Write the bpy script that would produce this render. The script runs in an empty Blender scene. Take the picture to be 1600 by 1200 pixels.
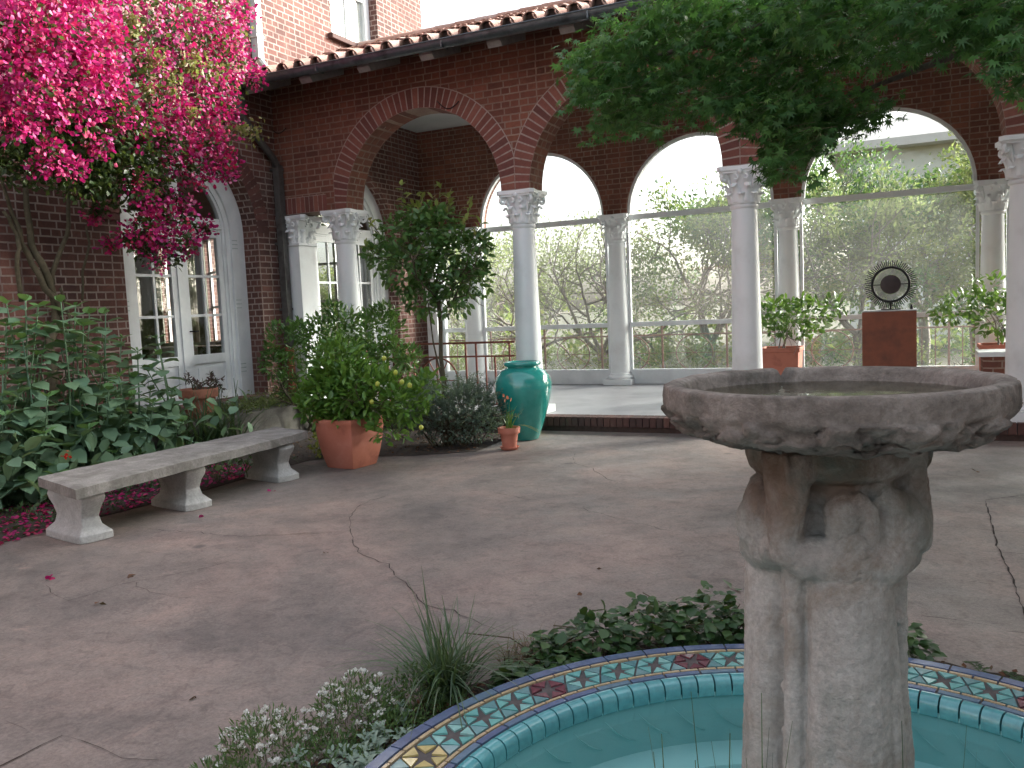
import bpy, bmesh, math, random
import numpy as np
from mathutils import Vector, Matrix, noise as mnoise
R = math.radians
SC = bpy.context.scene
COL = SC.collection
# ------------------------------------------------------------------ camera
CAM = np.array([7.34928602, -10.17667611, 1.39195016])
YAW, PITCH, ROLL, FPX = R(25.3195846), R(5.11805435), R(-2.58136167), 1327.8471
def cam_axes():
    f = np.array([-math.sin(YAW)*math.cos(PITCH), math.cos(YAW)*math.cos(PITCH), -math.sin(PITCH)])
    r = np.array([math.cos(YAW), math.sin(YAW), 0.0]); u = np.cross(r, f)
    return r*math.cos(ROLL)+u*math.sin(ROLL), -r*math.sin(ROLL)+u*math.cos(ROLL), f
CR, CU, CF = cam_axes()
cam = bpy.data.objects.new('camera', bpy.data.cameras.new('camera')); COL.objects.link(cam)
cam.matrix_world = Matrix(((CR[0], CU[0], -CF[0], CAM[0]), (CR[1], CU[1], -CF[1], CAM[1]), (CR[2], CU[2], -CF[2], CAM[2]), (0, 0, 0, 1)))
cam.data.sensor_width = 36; cam.data.lens = 36*FPX/1600; cam.data.clip_end = 600; cam.data.clip_start = .05
SC.camera = cam
# ------------------------------------------------------------------ sky, sun, exposure
SUN_EL, SUN_AZ = R(24), R(42)          # azimuth clockwise from +Y
W = bpy.data.worlds.new('World'); SC.world = W; W.use_nodes = True
nt = W.node_tree; nt.nodes.clear()
wo = nt.nodes.new('ShaderNodeOutputWorld'); wb = nt.nodes.new('ShaderNodeBackground')
sky = nt.nodes.new('ShaderNodeTexSky'); sky.sky_type = 'NISHITA'; sky.sun_disc = False
sky.sun_elevation = SUN_EL; sky.sun_rotation = SUN_AZ; sky.air_density = 1.0; sky.dust_density = 5.0; sky.ozone_density = 1.0
hs = nt.nodes.new('ShaderNodeHueSaturation'); hs.inputs['Saturation'].default_value = .42
nt.links.new(sky.outputs[0], hs.inputs['Color']); nt.links.new(hs.outputs[0], wb.inputs[0]); nt.links.new(wb.outputs[0], wo.inputs[0])
wb.inputs[1].default_value = .15
sun = bpy.data.objects.new('sun', bpy.data.lights.new('sun', 'SUN')); COL.objects.link(sun)
sun.data.energy = 2.2; sun.data.angle = R(14); sun.data.color = (1, .96, .9)
sd = Vector((math.sin(SUN_AZ)*math.cos(SUN_EL), math.cos(SUN_AZ)*math.cos(SUN_EL), math.sin(SUN_EL)))
sun.rotation_euler = sd.to_track_quat('Z', 'Y').to_euler()
SC.view_settings.view_transform = 'Standard'; SC.view_settings.look = 'None'; SC.view_settings.gamma = 1; SC.view_settings.exposure = 2.1
SC.view_settings.use_curve_mapping = False
SC.cycles.max_bounces = 8; SC.cycles.transparent_max_bounces = 16
SC.cycles.sample_clamp_indirect = 6; SC.cycles.caustics_reflective = False; SC.cycles.caustics_refractive = False
# ------------------------------------------------------------------ helpers
G = -.18                                       # courtyard level (loggia floor is z = 0)
def ray(x, y): return CF + CR*(x-800)/FPX - CU*(y-600)/FPX
def at(x, y, axis, val):
    d = ray(x, y); return CAM + d*((val-CAM[axis])/d[axis])
def atd(x, y, depth): return CAM + ray(x, y)*depth
def tag(o, label=None, cat=None, group=None, kind=None):
    if label: o['label'] = label
    if cat: o['category'] = cat
    if group: o['group'] = group
    if kind: o['kind'] = kind
    return o
def empty(name, loc, label, cat, group=None):
    o = bpy.data.objects.new(name, None); COL.objects.link(o); o.location = loc; o.empty_display_size = .1
    return tag(o, label, cat, group)
def link(o, parent=None, local=False):
    COL.objects.link(o)
    if parent is not None:
        o.parent = parent
        if parent.type == 'EMPTY' and not local:
            o.matrix_parent_inverse = Matrix.Translation(parent.location).inverted()
    return o
class MB:
    def __init__(s): s.v = []; s.f = []; s.m = []
    def add(s, v, f, m=0):
        b = len(s.v); s.v += [tuple(map(float, q)) for q in v]; s.f += [tuple(i+b for i in q) for q in f]; s.m += [m]*len(f); return s
    def box(s, lo, hi, m=0):
        x0, y0, z0 = lo; x1, y1, z1 = hi
        return s.add([(x0,y0,z0),(x1,y0,z0),(x1,y1,z0),(x0,y1,z0),(x0,y0,z1),(x1,y0,z1),(x1,y1,z1),(x0,y1,z1)],
                     [(0,3,2,1),(4,5,6,7),(0,1,5,4),(1,2,6,5),(2,3,7,6),(3,0,4,7)], m)
    def bar(s, a, b, w, h, m=0, up=(0,0,1)):
        a = np.array(a, float); b = np.array(b, float); d = b-a; d /= np.linalg.norm(d)
        u = np.array(up, float)
        if abs(d@u) > .95: u = np.array([1., 0, 0])
        r = np.cross(d, u); r /= np.linalg.norm(r); u = np.cross(r, d)
        v = []
        for p in (a, b):
            for i, j in ((-1,-1),(1,-1),(1,1),(-1,1)): v.append(p+r*i*w/2+u*j*h/2)
        return s.add(v, [(0,1,2,3),(7,6,5,4),(0,4,5,1),(1,5,6,2),(2,6,7,3),(3,7,4,0)], m)
    def tube(s, pts, rad, n=6, m=0, cap=True, closed=False):
        P = [np.array(p, float) for p in pts]; k = len(P)
        if not hasattr(rad, '__len__'): rad = [rad]*k
        rings = []; pr = None
        for i in range(k):
            if closed: d = P[(i+1) % k]-P[i-1]
            else: d = P[min(i+1, k-1)]-P[max(i-1, 0)]
            d = d/(np.linalg.norm(d)+1e-9)
            if pr is None:
                u = np.array([0, 0, 1.]) if abs(d[2]) < .9 else np.array([1., 0, 0])
                r = np.cross(d, u)
            else: r = pr-d*(pr@d)
            r = r/(np.linalg.norm(r)+1e-9); pr = r; q = np.cross(d, r)
            rings.append([P[i]+rad[i]*(r*math.cos(2*math.pi*j/n)+q*math.sin(2*math.pi*j/n)) for j in range(n)])
        v = [p for g in rings for p in g]; f = []
        for i in range(k if closed else k-1):
            i2 = (i+1) % k
            for j in range(n): f.append((i*n+j, i*n+(j+1) % n, i2*n+(j+1) % n, i2*n+j))
        if cap and not closed: f += [tuple(range(n-1, -1, -1)), tuple((k-1)*n+j for j in range(n))]
        return s.add(v, f, m)
    def lathe(s, prof, n=32, c=(0,0,0), m=0, cap=True):
        v = []; f = []; k = len(prof)
        for r, z in prof:
            for j in range(n):
                a = 2*math.pi*j/n; v.append((c[0]+r*math.cos(a), c[1]+r*math.sin(a), c[2]+z))
        for i in range(k-1):
            for j in range(n): f.append((i*n+j, i*n+(j+1) % n, (i+1)*n+(j+1) % n, (i+1)*n+j))
        if cap: f += [tuple(range(n-1, -1, -1)), tuple((k-1)*n+j for j in range(n))]
        return s.add(v, f, m)
    def build(s, name, mats, parent=None, smooth=False, local=False, bevel=0, angle=None):
        me = bpy.data.meshes.new(name); me.from_pydata(s.v, [], s.f)
        if not isinstance(mats, (list, tuple)): mats = [mats]
        for q in mats: me.materials.append(q)
        if len(mats) > 1: me.polygons.foreach_set('material_index', s.m)
        if smooth: me.polygons.foreach_set('use_smooth', [True]*len(me.polygons))
        if smooth and angle: me.set_sharp_from_angle(angle=R(angle))
        me.update()
        o = bpy.data.objects.new(name, me); link(o, parent, local)
        if bevel:
            b = o.modifiers.new('bevel', 'BEVEL'); b.width = bevel; b.segments = 2; b.limit_method = 'ANGLE'; b.angle_limit = R(40)
        return o
def unit(a): return a/(np.linalg.norm(a, axis=-1, keepdims=True)+1e-9)
# leaf templates: (along, across, lift) + faces
T_DIA = (np.array([(0,0,0),(.45,-.5,.08),(1,0,-.05),(.45,.5,.08)]), [(0,1,2),(0,2,3)])
T_OVAL = (np.array([(0,0,0),(.3,-.42,.07),(.68,-.40,.04),(1,0,-.12),(.68,.40,.04),(.3,.42,.07),(.33,0,-.01),(.7,0,-.02)]),
          [(0,1,6),(1,2,7,6),(2,3,7),(0,6,5),(6,7,4,5),(7,3,4)])
T_BRACT = (np.array([(0,0,0),(.35,-.5,.12),(.8,-.38,.16),(1,0,.02),(.8,.38,.16),(.35,.5,.12)]), [(0,1,2,3),(0,3,4,5)])
def _maple():
    v = [(.28, 0, 0)]; f = []
    lobes = [(-125,.5),(-75,.72),(-36,.85),(0,1.0),(36,.85),(75,.72),(125,.5)]
    k = len(lobes)
    for i, (a, l) in enumerate(lobes):
        a = R(a); v.append((.28+l*.72*math.cos(a), l*.72*math.sin(a), -.12*l))
    for i in range(k-1):
        a = R((lobes[i][0]+lobes[i+1][0])/2); v.append((.28+.22*math.cos(a), .22*math.sin(a), .0))
    v.append((.2, -.06, 0)); v.append((.2, .06, 0))
    for i in range(k):
        l = 1+k+i-1 if i > 0 else 1+k+k-1
        r = 1+k+i if i < k-1 else 1+k+k
        f.append((0, l, 1+i, r))
    return np.array(v), f
T_MAPLE = _maple()
def leaves(name, P, D, N, L, Wd, tmpl, mat, parent=None):
    P = np.asarray(P, float); n = len(P)
    D = unit(np.asarray(D, float)); B = unit(np.cross(N, D)); N = np.cross(D, B)
    L = np.broadcast_to(np.asarray(L, float), (n,)); Wd = np.broadcast_to(np.asarray(Wd, float), (n,))
    tv, tf = tmpl; k = len(tv)
    V = P[:, None, :] + (L[:, None]*tv[None, :, 0])[..., None]*D[:, None, :] + (Wd[:, None]*tv[None, :, 1])[..., None]*B[:, None, :] + (L[:, None]*tv[None, :, 2])[..., None]*N[:, None, :]
    return raw_mesh(name, V.reshape(-1, 3), tf, k, n, mat, parent)
def raw_mesh(name, V, tf, k, n, mat, parent):
    me = bpy.data.meshes.new(name)
    lv = np.concatenate([np.array(q) for q in tf]); ls = np.array([len(q) for q in tf])
    loops = (lv[None, :]+(np.arange(n)*k)[:, None]).ravel()
    tot = np.tile(ls, n); start = np.concatenate([[0], np.cumsum(tot)[:-1]])
    me.vertices.add(len(V)); me.vertices.foreach_set('co', V.astype(np.float32).ravel())
    me.loops.add(len(loops)); me.loops.foreach_set('vertex_index', loops.astype(np.int32))
    me.polygons.add(len(tot)); me.polygons.foreach_set('loop_start', start.astype(np.int32))
    me.materials.append(mat); me.update(calc_edges=True); me.validate()
    o = bpy.data.objects.new(name, me); return link(o, parent)
def blades(name, base, ang, length, width, droop, mat, parent=None, seg=6, lean=.35, rng=None):
    """arching grass blades: base (n,3), azimuth, length, width, droop"""
    n = len(base); t = np.linspace(0, 1, seg+1)
    d = np.stack([np.cos(ang), np.sin(ang), np.zeros(n)], -1); s = np.stack([-np.sin(ang), np.cos(ang), np.zeros(n)], -1)
    out = lean[:, None]*t+droop[:, None]*t**2.2
    up = t[None, :]*np.sqrt(np.clip(1-lean[:, None]**2, .05, 1))-droop[:, None]*.75*t**2.6
    C = base[:, None, :]+length[:, None, None]*(out[..., None]*d[:, None, :]+up[..., None]*np.array([0, 0, 1.]))
    w = width[:, None]*(np.clip(1.15-t, .06, 1)*np.minimum(1, .5+2*t))[None, :]
    Lf = C-w[..., None]*s[:, None, :]/2; Rt = C+w[..., None]*s[:, None, :]/2
    V = np.concatenate([Lf, Rt], 1).reshape(-1, 3); k = 2*(seg+1)
    tf = [(i, i+1, seg+1+i+1, seg+1+i) for i in range(seg)]
    return raw_mesh(name, V, tf, k, n, mat, parent)
def rand_dir(rng, n): return unit(rng.normal(size=(n, 3)))
def cloud(rng, blobs, n, up=.3, out=.7):
    """leaf positions, directions and normals through a set of ellipsoids (centre, radii, weight)"""
    w = np.array([b[2] for b in blobs], float); w /= w.sum()
    P = []; D = []
    for b, k in zip(blobs, rng.multinomial(n, w)):
        d = rand_dir(rng, k); rr = rng.uniform(.25, 1, (k, 1))**.5
        P.append(np.array(b[0])+d*rr*np.array(b[1])); D.append(d*out+rng.normal(size=(k, 3))*.5+np.array([0, 0, up]))
    P = np.concatenate(P); D = unit(np.concatenate(D))
    N = unit(rng.normal(size=(n, 3))*.6+np.array([0, 0, 1.]))
    return P, D, N
def branching(mb, rng, p, d, length, rad, depth, tips, spread=.6, n=5, grav=.0, kids=3):
    pts = [np.array(p, float)]; d = unit(np.array(d, float))
    for i in range(4):
        d = unit(d+rng.normal(size=3)*.16+np.array([0, 0, grav])); pts.append(pts[-1]+d*length/4)
    mb.tube(pts, [rad*(1-.12*i) for i in range(5)], n if depth > 0 else 4, cap=False)
    if depth == 0:
        tips.append((pts[-1], d)); tips.append((pts[2], d)); return
    for k in range(kids):
        i = 4 if k == 0 else rng.integers(2, 5)
        nd = unit(d+rng.normal(size=3)*spread)
        branching(mb, rng, pts[i], nd, length*rng.uniform(.6, .85), rad*.58, depth-1, tips, spread, n, grav, kids)
# ------------------------------------------------------------------ materials
def new_mat(name):
    m = bpy.data.materials.new(name); m.use_nodes = True; t = m.node_tree; t.nodes.clear()
    o = t.nodes.new('ShaderNodeOutputMaterial'); b = t.nodes.new('ShaderNodeBsdfPrincipled'); t.links.new(b.outputs[0], o.inputs[0])
    return m, t, b, o
def N_(t, typ, **kw):
    n = t.nodes.new(typ)
    for k, v in kw.items():
        if k in n.inputs: n.inputs[k].default_value = v
        else: setattr(n, k, v)
    return n
def ramp(t, fac, cols):
    r = t.nodes.new('ShaderNodeValToRGB'); e = r.color_ramp.elements
    while len(e) < len(cols): e.new(.5)
    for i, (p, c) in enumerate(cols): e[i].position = p; e[i].color = (*c, 1)
    t.links.new(fac, r.inputs[0]); return r.outputs[0]
def mixc(t, fac, a, b, mode='MIX'):
    m = t.nodes.new('ShaderNodeMix'); m.data_type = 'RGBA'; m.blend_type = mode
    for i, q in ((0, fac), (6, a), (7, b)):
        if isinstance(q, (int, float)): m.inputs[i].default_value = q
        elif isinstance(q, tuple): m.inputs[i].default_value = (*q, 1)
        else: t.links.new(q, m.inputs[i])
    return m.outputs[2]
def coord(t): return t.nodes.new('ShaderNodeTexCoord').outputs['Object']
def noise(t, scale, detail=4, rough=.6, vec=None, dist=0):
    n = N_(t, 'ShaderNodeTexNoise', Scale=scale, Detail=detail, Roughness=rough, Distortion=dist)
    t.links.new(vec if vec else coord(t), n.inputs['Vector']); return n.outputs['Fac']
def bump(t, b, h, strength=.3, dist=.01):
    n = N_(t, 'ShaderNodeBump', Strength=strength, Distance=dist); t.links.new(h, n.inputs['Height']); t.links.new(n.outputs[0], b.inputs['Normal']); return n
def noisy(name, cols, scale=4, rough=.7, bs=.2, bscale=30, bdist=.005, detail=6, spec=.5, metal=0):
    m, t, b, o = new_mat(name)
    t.links.new(ramp(t, noise(t, scale, detail), [(.3+.4*i/max(1, len(cols)-1), c) for i, c in enumerate(cols)]), b.inputs['Base Color'])
    b.inputs['Roughness'].default_value = rough; b.inputs['Specular IOR Level'].default_value = spec; b.inputs['Metallic'].default_value = metal
    if bs: bump(t, b, noise(t, bscale, 5), bs, bdist)
    return m
def leaf_mat(name, cols, rough=.5, trans=.3, tcol=None):
    m, t, b, o = new_mat(name)
    g = t.nodes.new('ShaderNodeNewGeometry')
    c = ramp(t, g.outputs['Random Per Island'], [(i/max(1, len(cols)-1), q) for i, q in enumerate(cols)])
    t.links.new(c, b.inputs['Base Color']); b.inputs['Roughness'].default_value = rough
    tr = t.nodes.new('ShaderNodeBsdfTranslucent'); t.links.new(mixc(t, .5, c, tcol or (.25, .35, .05)), tr.inputs[0])
    mx = t.nodes.new('ShaderNodeMixShader'); mx.inputs[0].default_value = trans
    t.links.new(b.outputs[0], mx.inputs[1]); t.links.new(tr.outputs[0], mx.inputs[2]); t.links.new(mx.outputs[0], o.inputs[0])
    return m
def brick_mat(name, c1, c2, c3, mortar, bw=.225, rh=.085):
    m, t, b, o = new_mat(name); L = t.links.new
    g = t.nodes.new('ShaderNodeNewGeometry'); sn = t.nodes.new('ShaderNodeSeparateXYZ'); L(g.outputs['Normal'], sn.inputs[0])
    ab = N_(t, 'ShaderNodeMath', operation='ABSOLUTE'); L(sn.outputs[0], ab.inputs[0])
    gt = N_(t, 'ShaderNodeMath', operation='GREATER_THAN'); gt.inputs[1].default_value = .5; L(ab.outputs[0], gt.inputs[0])
    sp = t.nodes.new('ShaderNodeSeparateXYZ'); L(coord(t), sp.inputs[0])
    mx = t.nodes.new('ShaderNodeMix'); L(gt.outputs[0], mx.inputs[0]); L(sp.outputs[0], mx.inputs[2]); L(sp.outputs[1], mx.inputs[3])
    cb = t.nodes.new('ShaderNodeCombineXYZ'); L(mx.outputs[0], cb.inputs[0]); L(sp.outputs[2], cb.inputs[1])
    nz = N_(t, 'ShaderNodeTexNoise', Scale=9, Detail=3); L(coord(t), nz.inputs['Vector'])
    va = N_(t, 'ShaderNodeVectorMath', operation='MULTIPLY_ADD'); va.inputs[1].default_value = (.012, .012, 0); L(nz.outputs['Color'], va.inputs[0]); L(cb.outputs[0], va.inputs[2])
    br = N_(t, 'ShaderNodeTexBrick', Scale=1.0, Bias=-.1); br.inputs['Brick Width'].default_value = bw; br.inputs['Row Height'].default_value = rh
    br.inputs['Mortar Size'].default_value = .010; br.inputs['Mortar Smooth'].default_value = .25; br.offset = .5; br.squash = .55; br.squash_frequency = 2
    br.inputs['Color1'].default_value = (*c1, 1); br.inputs['Color2'].default_value = (*c2, 1); br.inputs['Mortar'].default_value = (*mortar, 1)
    L(va.outputs[0], br.inputs['Vector'])
    # a few burnt bricks and blotches
    col = mixc(t, ramp(t, noise(t, 1.3, 6, .7), [(.45, (0, 0, 0)), (.7, (.75, .75, .75))]), br.outputs['Color'], c3)
    col = mixc(t, br.outputs['Fac'], col, mixc(t, ramp(t, noise(t, 2.5, 4), [(.3, (.4, .4, .4)), (.6, (1, 1, 1))]), c2, mortar))
    col = mixc(t, ramp(t, noise(t, .9, 8, .75, dist=.5), [(.56, (0, 0, 0)), (.72, (.32, .32, .32))]), col, mortar)
    col = mixc(t, .45, col, ramp(t, noise(t, 28, 5, .7), [(.25, (.5, .48, .48)), (.65, (1, 1, 1))]), 'MULTIPLY')
    L(col, b.inputs['Base Color']); b.inputs['Roughness'].default_value = .85; b.inputs['Specular IOR Level'].default_value = .3
    iv = N_(t, 'ShaderNodeMath', operation='SUBTRACT'); iv.inputs[0].default_value = 1; L(br.outputs['Fac'], iv.inputs[1])
    ad = N_(t, 'ShaderNodeMath', operation='MULTIPLY_ADD'); L(noise(t, 35, 5, .7), ad.inputs[0]); ad.inputs[1].default_value = .7; L(iv.outputs[0], ad.inputs[2])
    bump(t, b, ad.outputs[0], .7, .012)
    return m
def unit_brick(name, cols):
    m, t, b, o = new_mat(name)
    g = t.nodes.new('ShaderNodeNewGeometry')
    c = ramp(t, g.outputs['Random Per Island'], [(i/(len(cols)-1), q) for i, q in enumerate(cols)])
    c = mixc(t, .5, c, ramp(t, noise(t, 22, 5, .7), [(.25, (.4, .38, .38)), (.7, (1, 1, 1))]), 'MULTIPLY')
    t.links.new(c, b.inputs['Base Color']); b.inputs['Roughness'].default_value = .85; bump(t, b, noise(t, 40, 5), .5, .008)
    return m
def glass_mat(name, tint=(.93, .97, .95), refl=.12, haze=0, haze_col=(.6, .68, .66)):
    m, t, b, o = new_mat(name); t.nodes.remove(b)
    tr = N_(t, 'ShaderNodeBsdfTransparent'); tr.inputs[0].default_value = (*tint, 1)
    gl = N_(t, 'ShaderNodeBsdfGlossy'); gl.inputs['Roughness'].default_value = .02
    lw = N_(t, 'ShaderNodeLayerWeight', Blend=.35)
    mr = N_(t, 'ShaderNodeMapRange'); mr.inputs['To Min'].default_value = .05; mr.inputs['To Max'].default_value = refl*4
    t.links.new(lw.outputs['Facing'], mr.inputs['Value'])
    mx = t.nodes.new('ShaderNodeMixShader'); t.links.new(mr.outputs[0], mx.inputs[0]); t.links.new(tr.outputs[0], mx.inputs[1]); t.links.new(gl.outputs[0], mx.inputs[2])
    out = mx.outputs[0]
    if haze:  # translucent veil mixed into clear glass to imitate haze and glare
        df = N_(t, 'ShaderNodeBsdfTranslucent'); df.inputs[0].default_value = (*haze_col, 1)
        m2 = t.nodes.new('ShaderNodeMixShader')
        fr = ramp(t, noise(t, .7, 3), [(.3, (haze*.4,)*3), (.7, (haze,)*3)])
        t.links.new(fr, m2.inputs[0]); t.links.new(out, m2.inputs[1]); t.links.new(df.outputs[0], m2.inputs[2]); out = m2.outputs[0]
    t.links.new(out, o.inputs[0]); return m
def ground_mat():
    m, t, b, o = new_mat('courtyard_concrete'); L = t.links.new
    base = ramp(t, noise(t, .45, 8, .65, dist=.6), [(.34, (.15, .14, .133)), (.5, (.28, .237, .212)), (.66, (.41, .31, .268))])
    blot = ramp(t, noise(t, 1.7, 8, .72), [(.3, (.62, .62, .64)), (.55, (1, 1, 1)), (.75, (1.12, 1.05, 1.0))])
    c = mixc(t, .8, base, blot, 'MULTIPLY')
    c = mixc(t, .75, c, ramp(t, noise(t, 60, 6, .85), [(.3, (.45, .45, .45)), (.62, (1.1, 1.1, 1.1))]), 'MULTIPLY')
    c = mixc(t, .55, c, ramp(t, noise(t, 9, 8, .75, dist=1.2), [(.36, (.5, .5, .52)), (.52, (1, 1, 1))]), 'MULTIPLY')
    c = mixc(t, ramp(t, noise(t, 2.9, 9, .8, dist=.4), [(.60, (0, 0, 0)), (.66, (.5, .5, .5))]), c, (.36, .27, .23))
    c = mixc(t, ramp(t, noise(t, 6, 6, .7), [(.66, (0, 0, 0)), (.8, (.35, .35, .35))]), c, (.45, .40, .37))
    v = N_(t, 'ShaderNodeTexVoronoi', Scale=1.15); L(coord(t), v.inputs['Vector'])
    c = mixc(t, ramp(t, v.outputs['Distance'], [(.03, (.75, .75, .75)), (.07, (0, 0, 0))]), c, (.10, .09, .085))
    L(c, b.inputs['Base Color'])
    L(ramp(t, noise(t, 2.2, 6), [(.3, (.42,)*3), (.7, (.75,)*3)]), b.inputs['Roughness'])
    bump(t, b, noise(t, 45, 8, .8), .55, .008)
    return m
def tiles_mat(name, cols, rough=.2, coat=.6):
    m, t, b, o = new_mat(name)
    g = t.nodes.new('ShaderNodeNewGeometry')
    c = ramp(t, g.outputs['Random Per Island'], [(i/(len(cols)-1), q) for i, q in enumerate(cols)])
    c = mixc(t, .5, c, ramp(t, noise(t, 40, 4), [(.3, (.55, .55, .55)), (.65, (1, 1, 1))]), 'MULTIPLY')
    t.links.new(c, b.inputs['Base Color']); b.inputs['Roughness'].default_value = rough; b.inputs['Coat Weight'].default_value = coat; b.inputs['Coat Roughness'].default_value = .1
    bump(t, b, noise(t, 25, 3), .12, .004)
    return m
M = {}
M['brick_arcade'] = brick_mat('arcade_brick', (.27, .105, .068), (.17, .066, .048), (.09, .04, .034), (.33, .235, .185))
M['brick_house'] = brick_mat('house_brick', (.20, .09, .07), (.125, .057, .048), (.055, .032, .03), (.38, .31, .27))
M['voussoir'] = unit_brick('arch_brick', [(.27, .095, .07), (.19, .065, .05), (.31, .12, .085), (.22, .075, .06), (.15, .055, .045)])
M['step_brick'] = unit_brick('step_brick', [(.12, .055, .045), (.08, .045, .04), (.15, .07, .055)])
M['white'] = noisy('white_paint', [(.70, .72, .72), (.82, .85, .86), (.85, .87, .88)], 2.2, .45, .22, 22, .004)
M['white2'] = noisy('window_paint', [(.68, .71, .72), (.80, .83, .84)], 5, .4, .08, 20, .002)
M['plaster'] = noisy('ceiling_plaster', [(.36, .37, .36), (.44, .44, .43)], 2, .8, .1)
M['inner'] = noisy('room_plaster', [(.20, .21, .17), (.26, .26, .21)], 1, .8, 0)
M['wood_dark'] = noisy('dark_wood', [(.035, .028, .03), (.06, .05, .05)], 8, .7, .3)
M['rafter'] = noisy('rafter_wood', [(.20, .19, .19), (.32, .30, .29)], 10, .75, .3)
M['gutter'] = noisy('gutter_metal', [(.035, .04, .045), (.09, .11, .12), (.05, .055, .06)], 6, .38, .15, metal=.4)
M['pipe'] = noisy('old_downspout', [(.045, .04, .04), (.11, .105, .10), (.06, .05, .045)], 5, .55, .2, metal=.2)
M['pipe_pale'] = noisy('pale_downspout', [(.35, .42, .42), (.5, .56, .55), (.42, .47, .47)], 4, .45, .15)
M['rooftile'] = unit_brick('roof_tile_clay', [(.42, .25, .19), (.52, .33, .26), (.34, .19, .14), (.48, .36, .31)])
M['tile_dark'] = noisy('tile_mouth_mortar', [(.05, .03, .025), (.09, .055, .045)], 20, .9, .3)
M['floor'] = noisy('loggia_floor_stone', [(.22, .22, .235), (.32, .32, .335), (.26, .255, .27)], 1.5, .4, .1, 12)
M['court'] = ground_mat()
M['crack'] = noisy('crack_dirt', [(.02, .017, .015), (.05, .04, .035)], 20, .95, 0)
M['soil'] = noisy('garden_soil', [(.022, .016, .013), (.055, .04, .032), (.035, .028, .022)], 14, .95, 1, 30, .03)
M['earth'] = noisy('outer_ground', [(.05, .055, .03), (.10, .09, .055)], .5, .95, .5)
M['glass'] = glass_mat('window_glass', haze=.045, haze_col=(.85, .9, .88))
M['doorglass'] = glass_mat('door_glass', tint=(.82, .86, .84), refl=.16)
M['rust'] = noisy('rusty_iron', [(.18, .055, .04), (.28, .09, .06), (.14, .05, .04)], 12, .7, .3)
M['rust_out'] = noisy('old_rust_railing', [(.16, .09, .07), (.24, .13, .10)], 12, .8, .3)
M['corten'] = noisy('corten_steel', [(.17, .052, .027), (.24, .072, .036), (.13, .042, .025)], 3, .65, .1)
M['iron'] = noisy('black_iron', [(.012, .012, .013), (.03, .03, .03)], 15, .45, .1, metal=.6)
M['steel'] = noisy('grey_steel', [(.25, .25, .25), (.4, .4, .4)], 15, .4, .1, metal=.7)
M['terracotta'] = noisy('terracotta', [(.30, .095, .06), (.44, .15, .095), (.47, .165, .11), (.52, .21, .15)], 4, .7, .2, 30)
M['oldpot'] = noisy('old_terracotta', [(.26, .10, .06), (.36, .15, .09), (.22, .09, .06)], 9, .75, .2)
M['bark'] = noisy('bark', [(.07, .055, .045), (.14, .115, .095)], 18, .9, .8, 25, .02)
M['bark_pale'] = noisy('pale_bark', [(.16, .14, .125), (.28, .25, .225)], 12, .9, .6, 25, .02)
M['twig'] = noisy('twig_bark', [(.06, .05, .03), (.12, .10, .06)], 18, .9, .3)
def stone_mat(name, cols, grime, gz0, gz1, bs=.6, bscale=60, moss=None):
    m, t, b, o = new_mat(name); L = t.links.new
    c = ramp(t, noise(t, 5, 8, .7), [(.32, cols[0]), (.5, cols[1]), (.68, cols[2])])
    c = mixc(t, .6, c, ramp(t, noise(t, 55, 5, .8), [(.3, (.45, .44, .43)), (.62, (1, 1, 1))]), 'MULTIPLY')
    c = mixc(t, ramp(t, noise(t, 3.2, 6, .7, dist=.8), [(.48, (0, 0, 0)), (.68, (.8, .8, .8))]), c, grime)
    sp_ = t.nodes.new('ShaderNodeMapping'); sp_.inputs['Scale'].default_value = (9, 9, 1.1); L(coord(t), sp_.inputs[0])
    c = mixc(t, ramp(t, noise(t, 1.6, 6, .7, vec=sp_.outputs[0]), [(.55, (0, 0, 0)), (.72, (.30, .30, .30))]), c, tuple(q*.8 for q in grime))
    if moss: c = mixc(t, ramp(t, noise(t, 4.1, 5, .6, dist=.3), [(.55, (0, 0, 0)), (.72, (.6, .6, .6))]), c, moss)
    if gz1 > gz0 and moss and name == 'carved_stone':      # brown and green mottling, stronger towards the top
        sx = t.nodes.new('ShaderNodeSeparateXYZ'); L(coord(t), sx.inputs[0])
        mr = N_(t, 'ShaderNodeMapRange'); mr.inputs['From Min'].default_value = .74; mr.inputs['From Max'].default_value = .98; L(sx.outputs[2], mr.inputs['Value'])
        ml = N_(t, 'ShaderNodeMath', operation='MULTIPLY'); L(mr.outputs[0], ml.inputs[0]); L(ramp(t, noise(t, 7, 7, .7, dist=.7), [(.3, (.25, .25, .25)), (.62, (1, 1, 1))]), ml.inputs[1])
        c = mixc(t, ml.outputs[0], c, mixc(t, ramp(t, noise(t, 5, 4), [(.42, (0, 0, 0)), (.58, (1, 1, 1))]), (.17, .115, .08), (.12, .135, .11)))
    L(c, b.inputs['Base Color']); b.inputs['Roughness'].default_value = .9; b.inputs['Specular IOR Level'].default_value = .25
    bump(t, b, noise(t, bscale, 8, .75), bs, .012)
    return m
M['basin'] = stone_mat('basin_stone', [(.17, .152, .135), (.34, .30, .265), (.52, .47, .42)], (.075, .066, .056), 0, 1, 1.2, 38, (.05, .065, .05))
M['figure'] = stone_mat('carved_stone', [(.56, .54, .50), (.70, .675, .63), (.80, .78, .735)], (.33, .25, .18), 0, 1, 1.1, 85, (.20, .25, .21))
M['bench'] = stone_mat('bench_stone', [(.24, .235, .22), (.32, .31, .29), (.42, .41, .38)], (.13, .125, .11), 0, 1, .6, 50)
M['leg_stone'] = stone_mat('bench_leg_stone', [(.42, .43, .42), (.50, .51, .50), (.56, .57, .56)], (.30, .31, .30), 0, 1, .3, 50)
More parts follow.
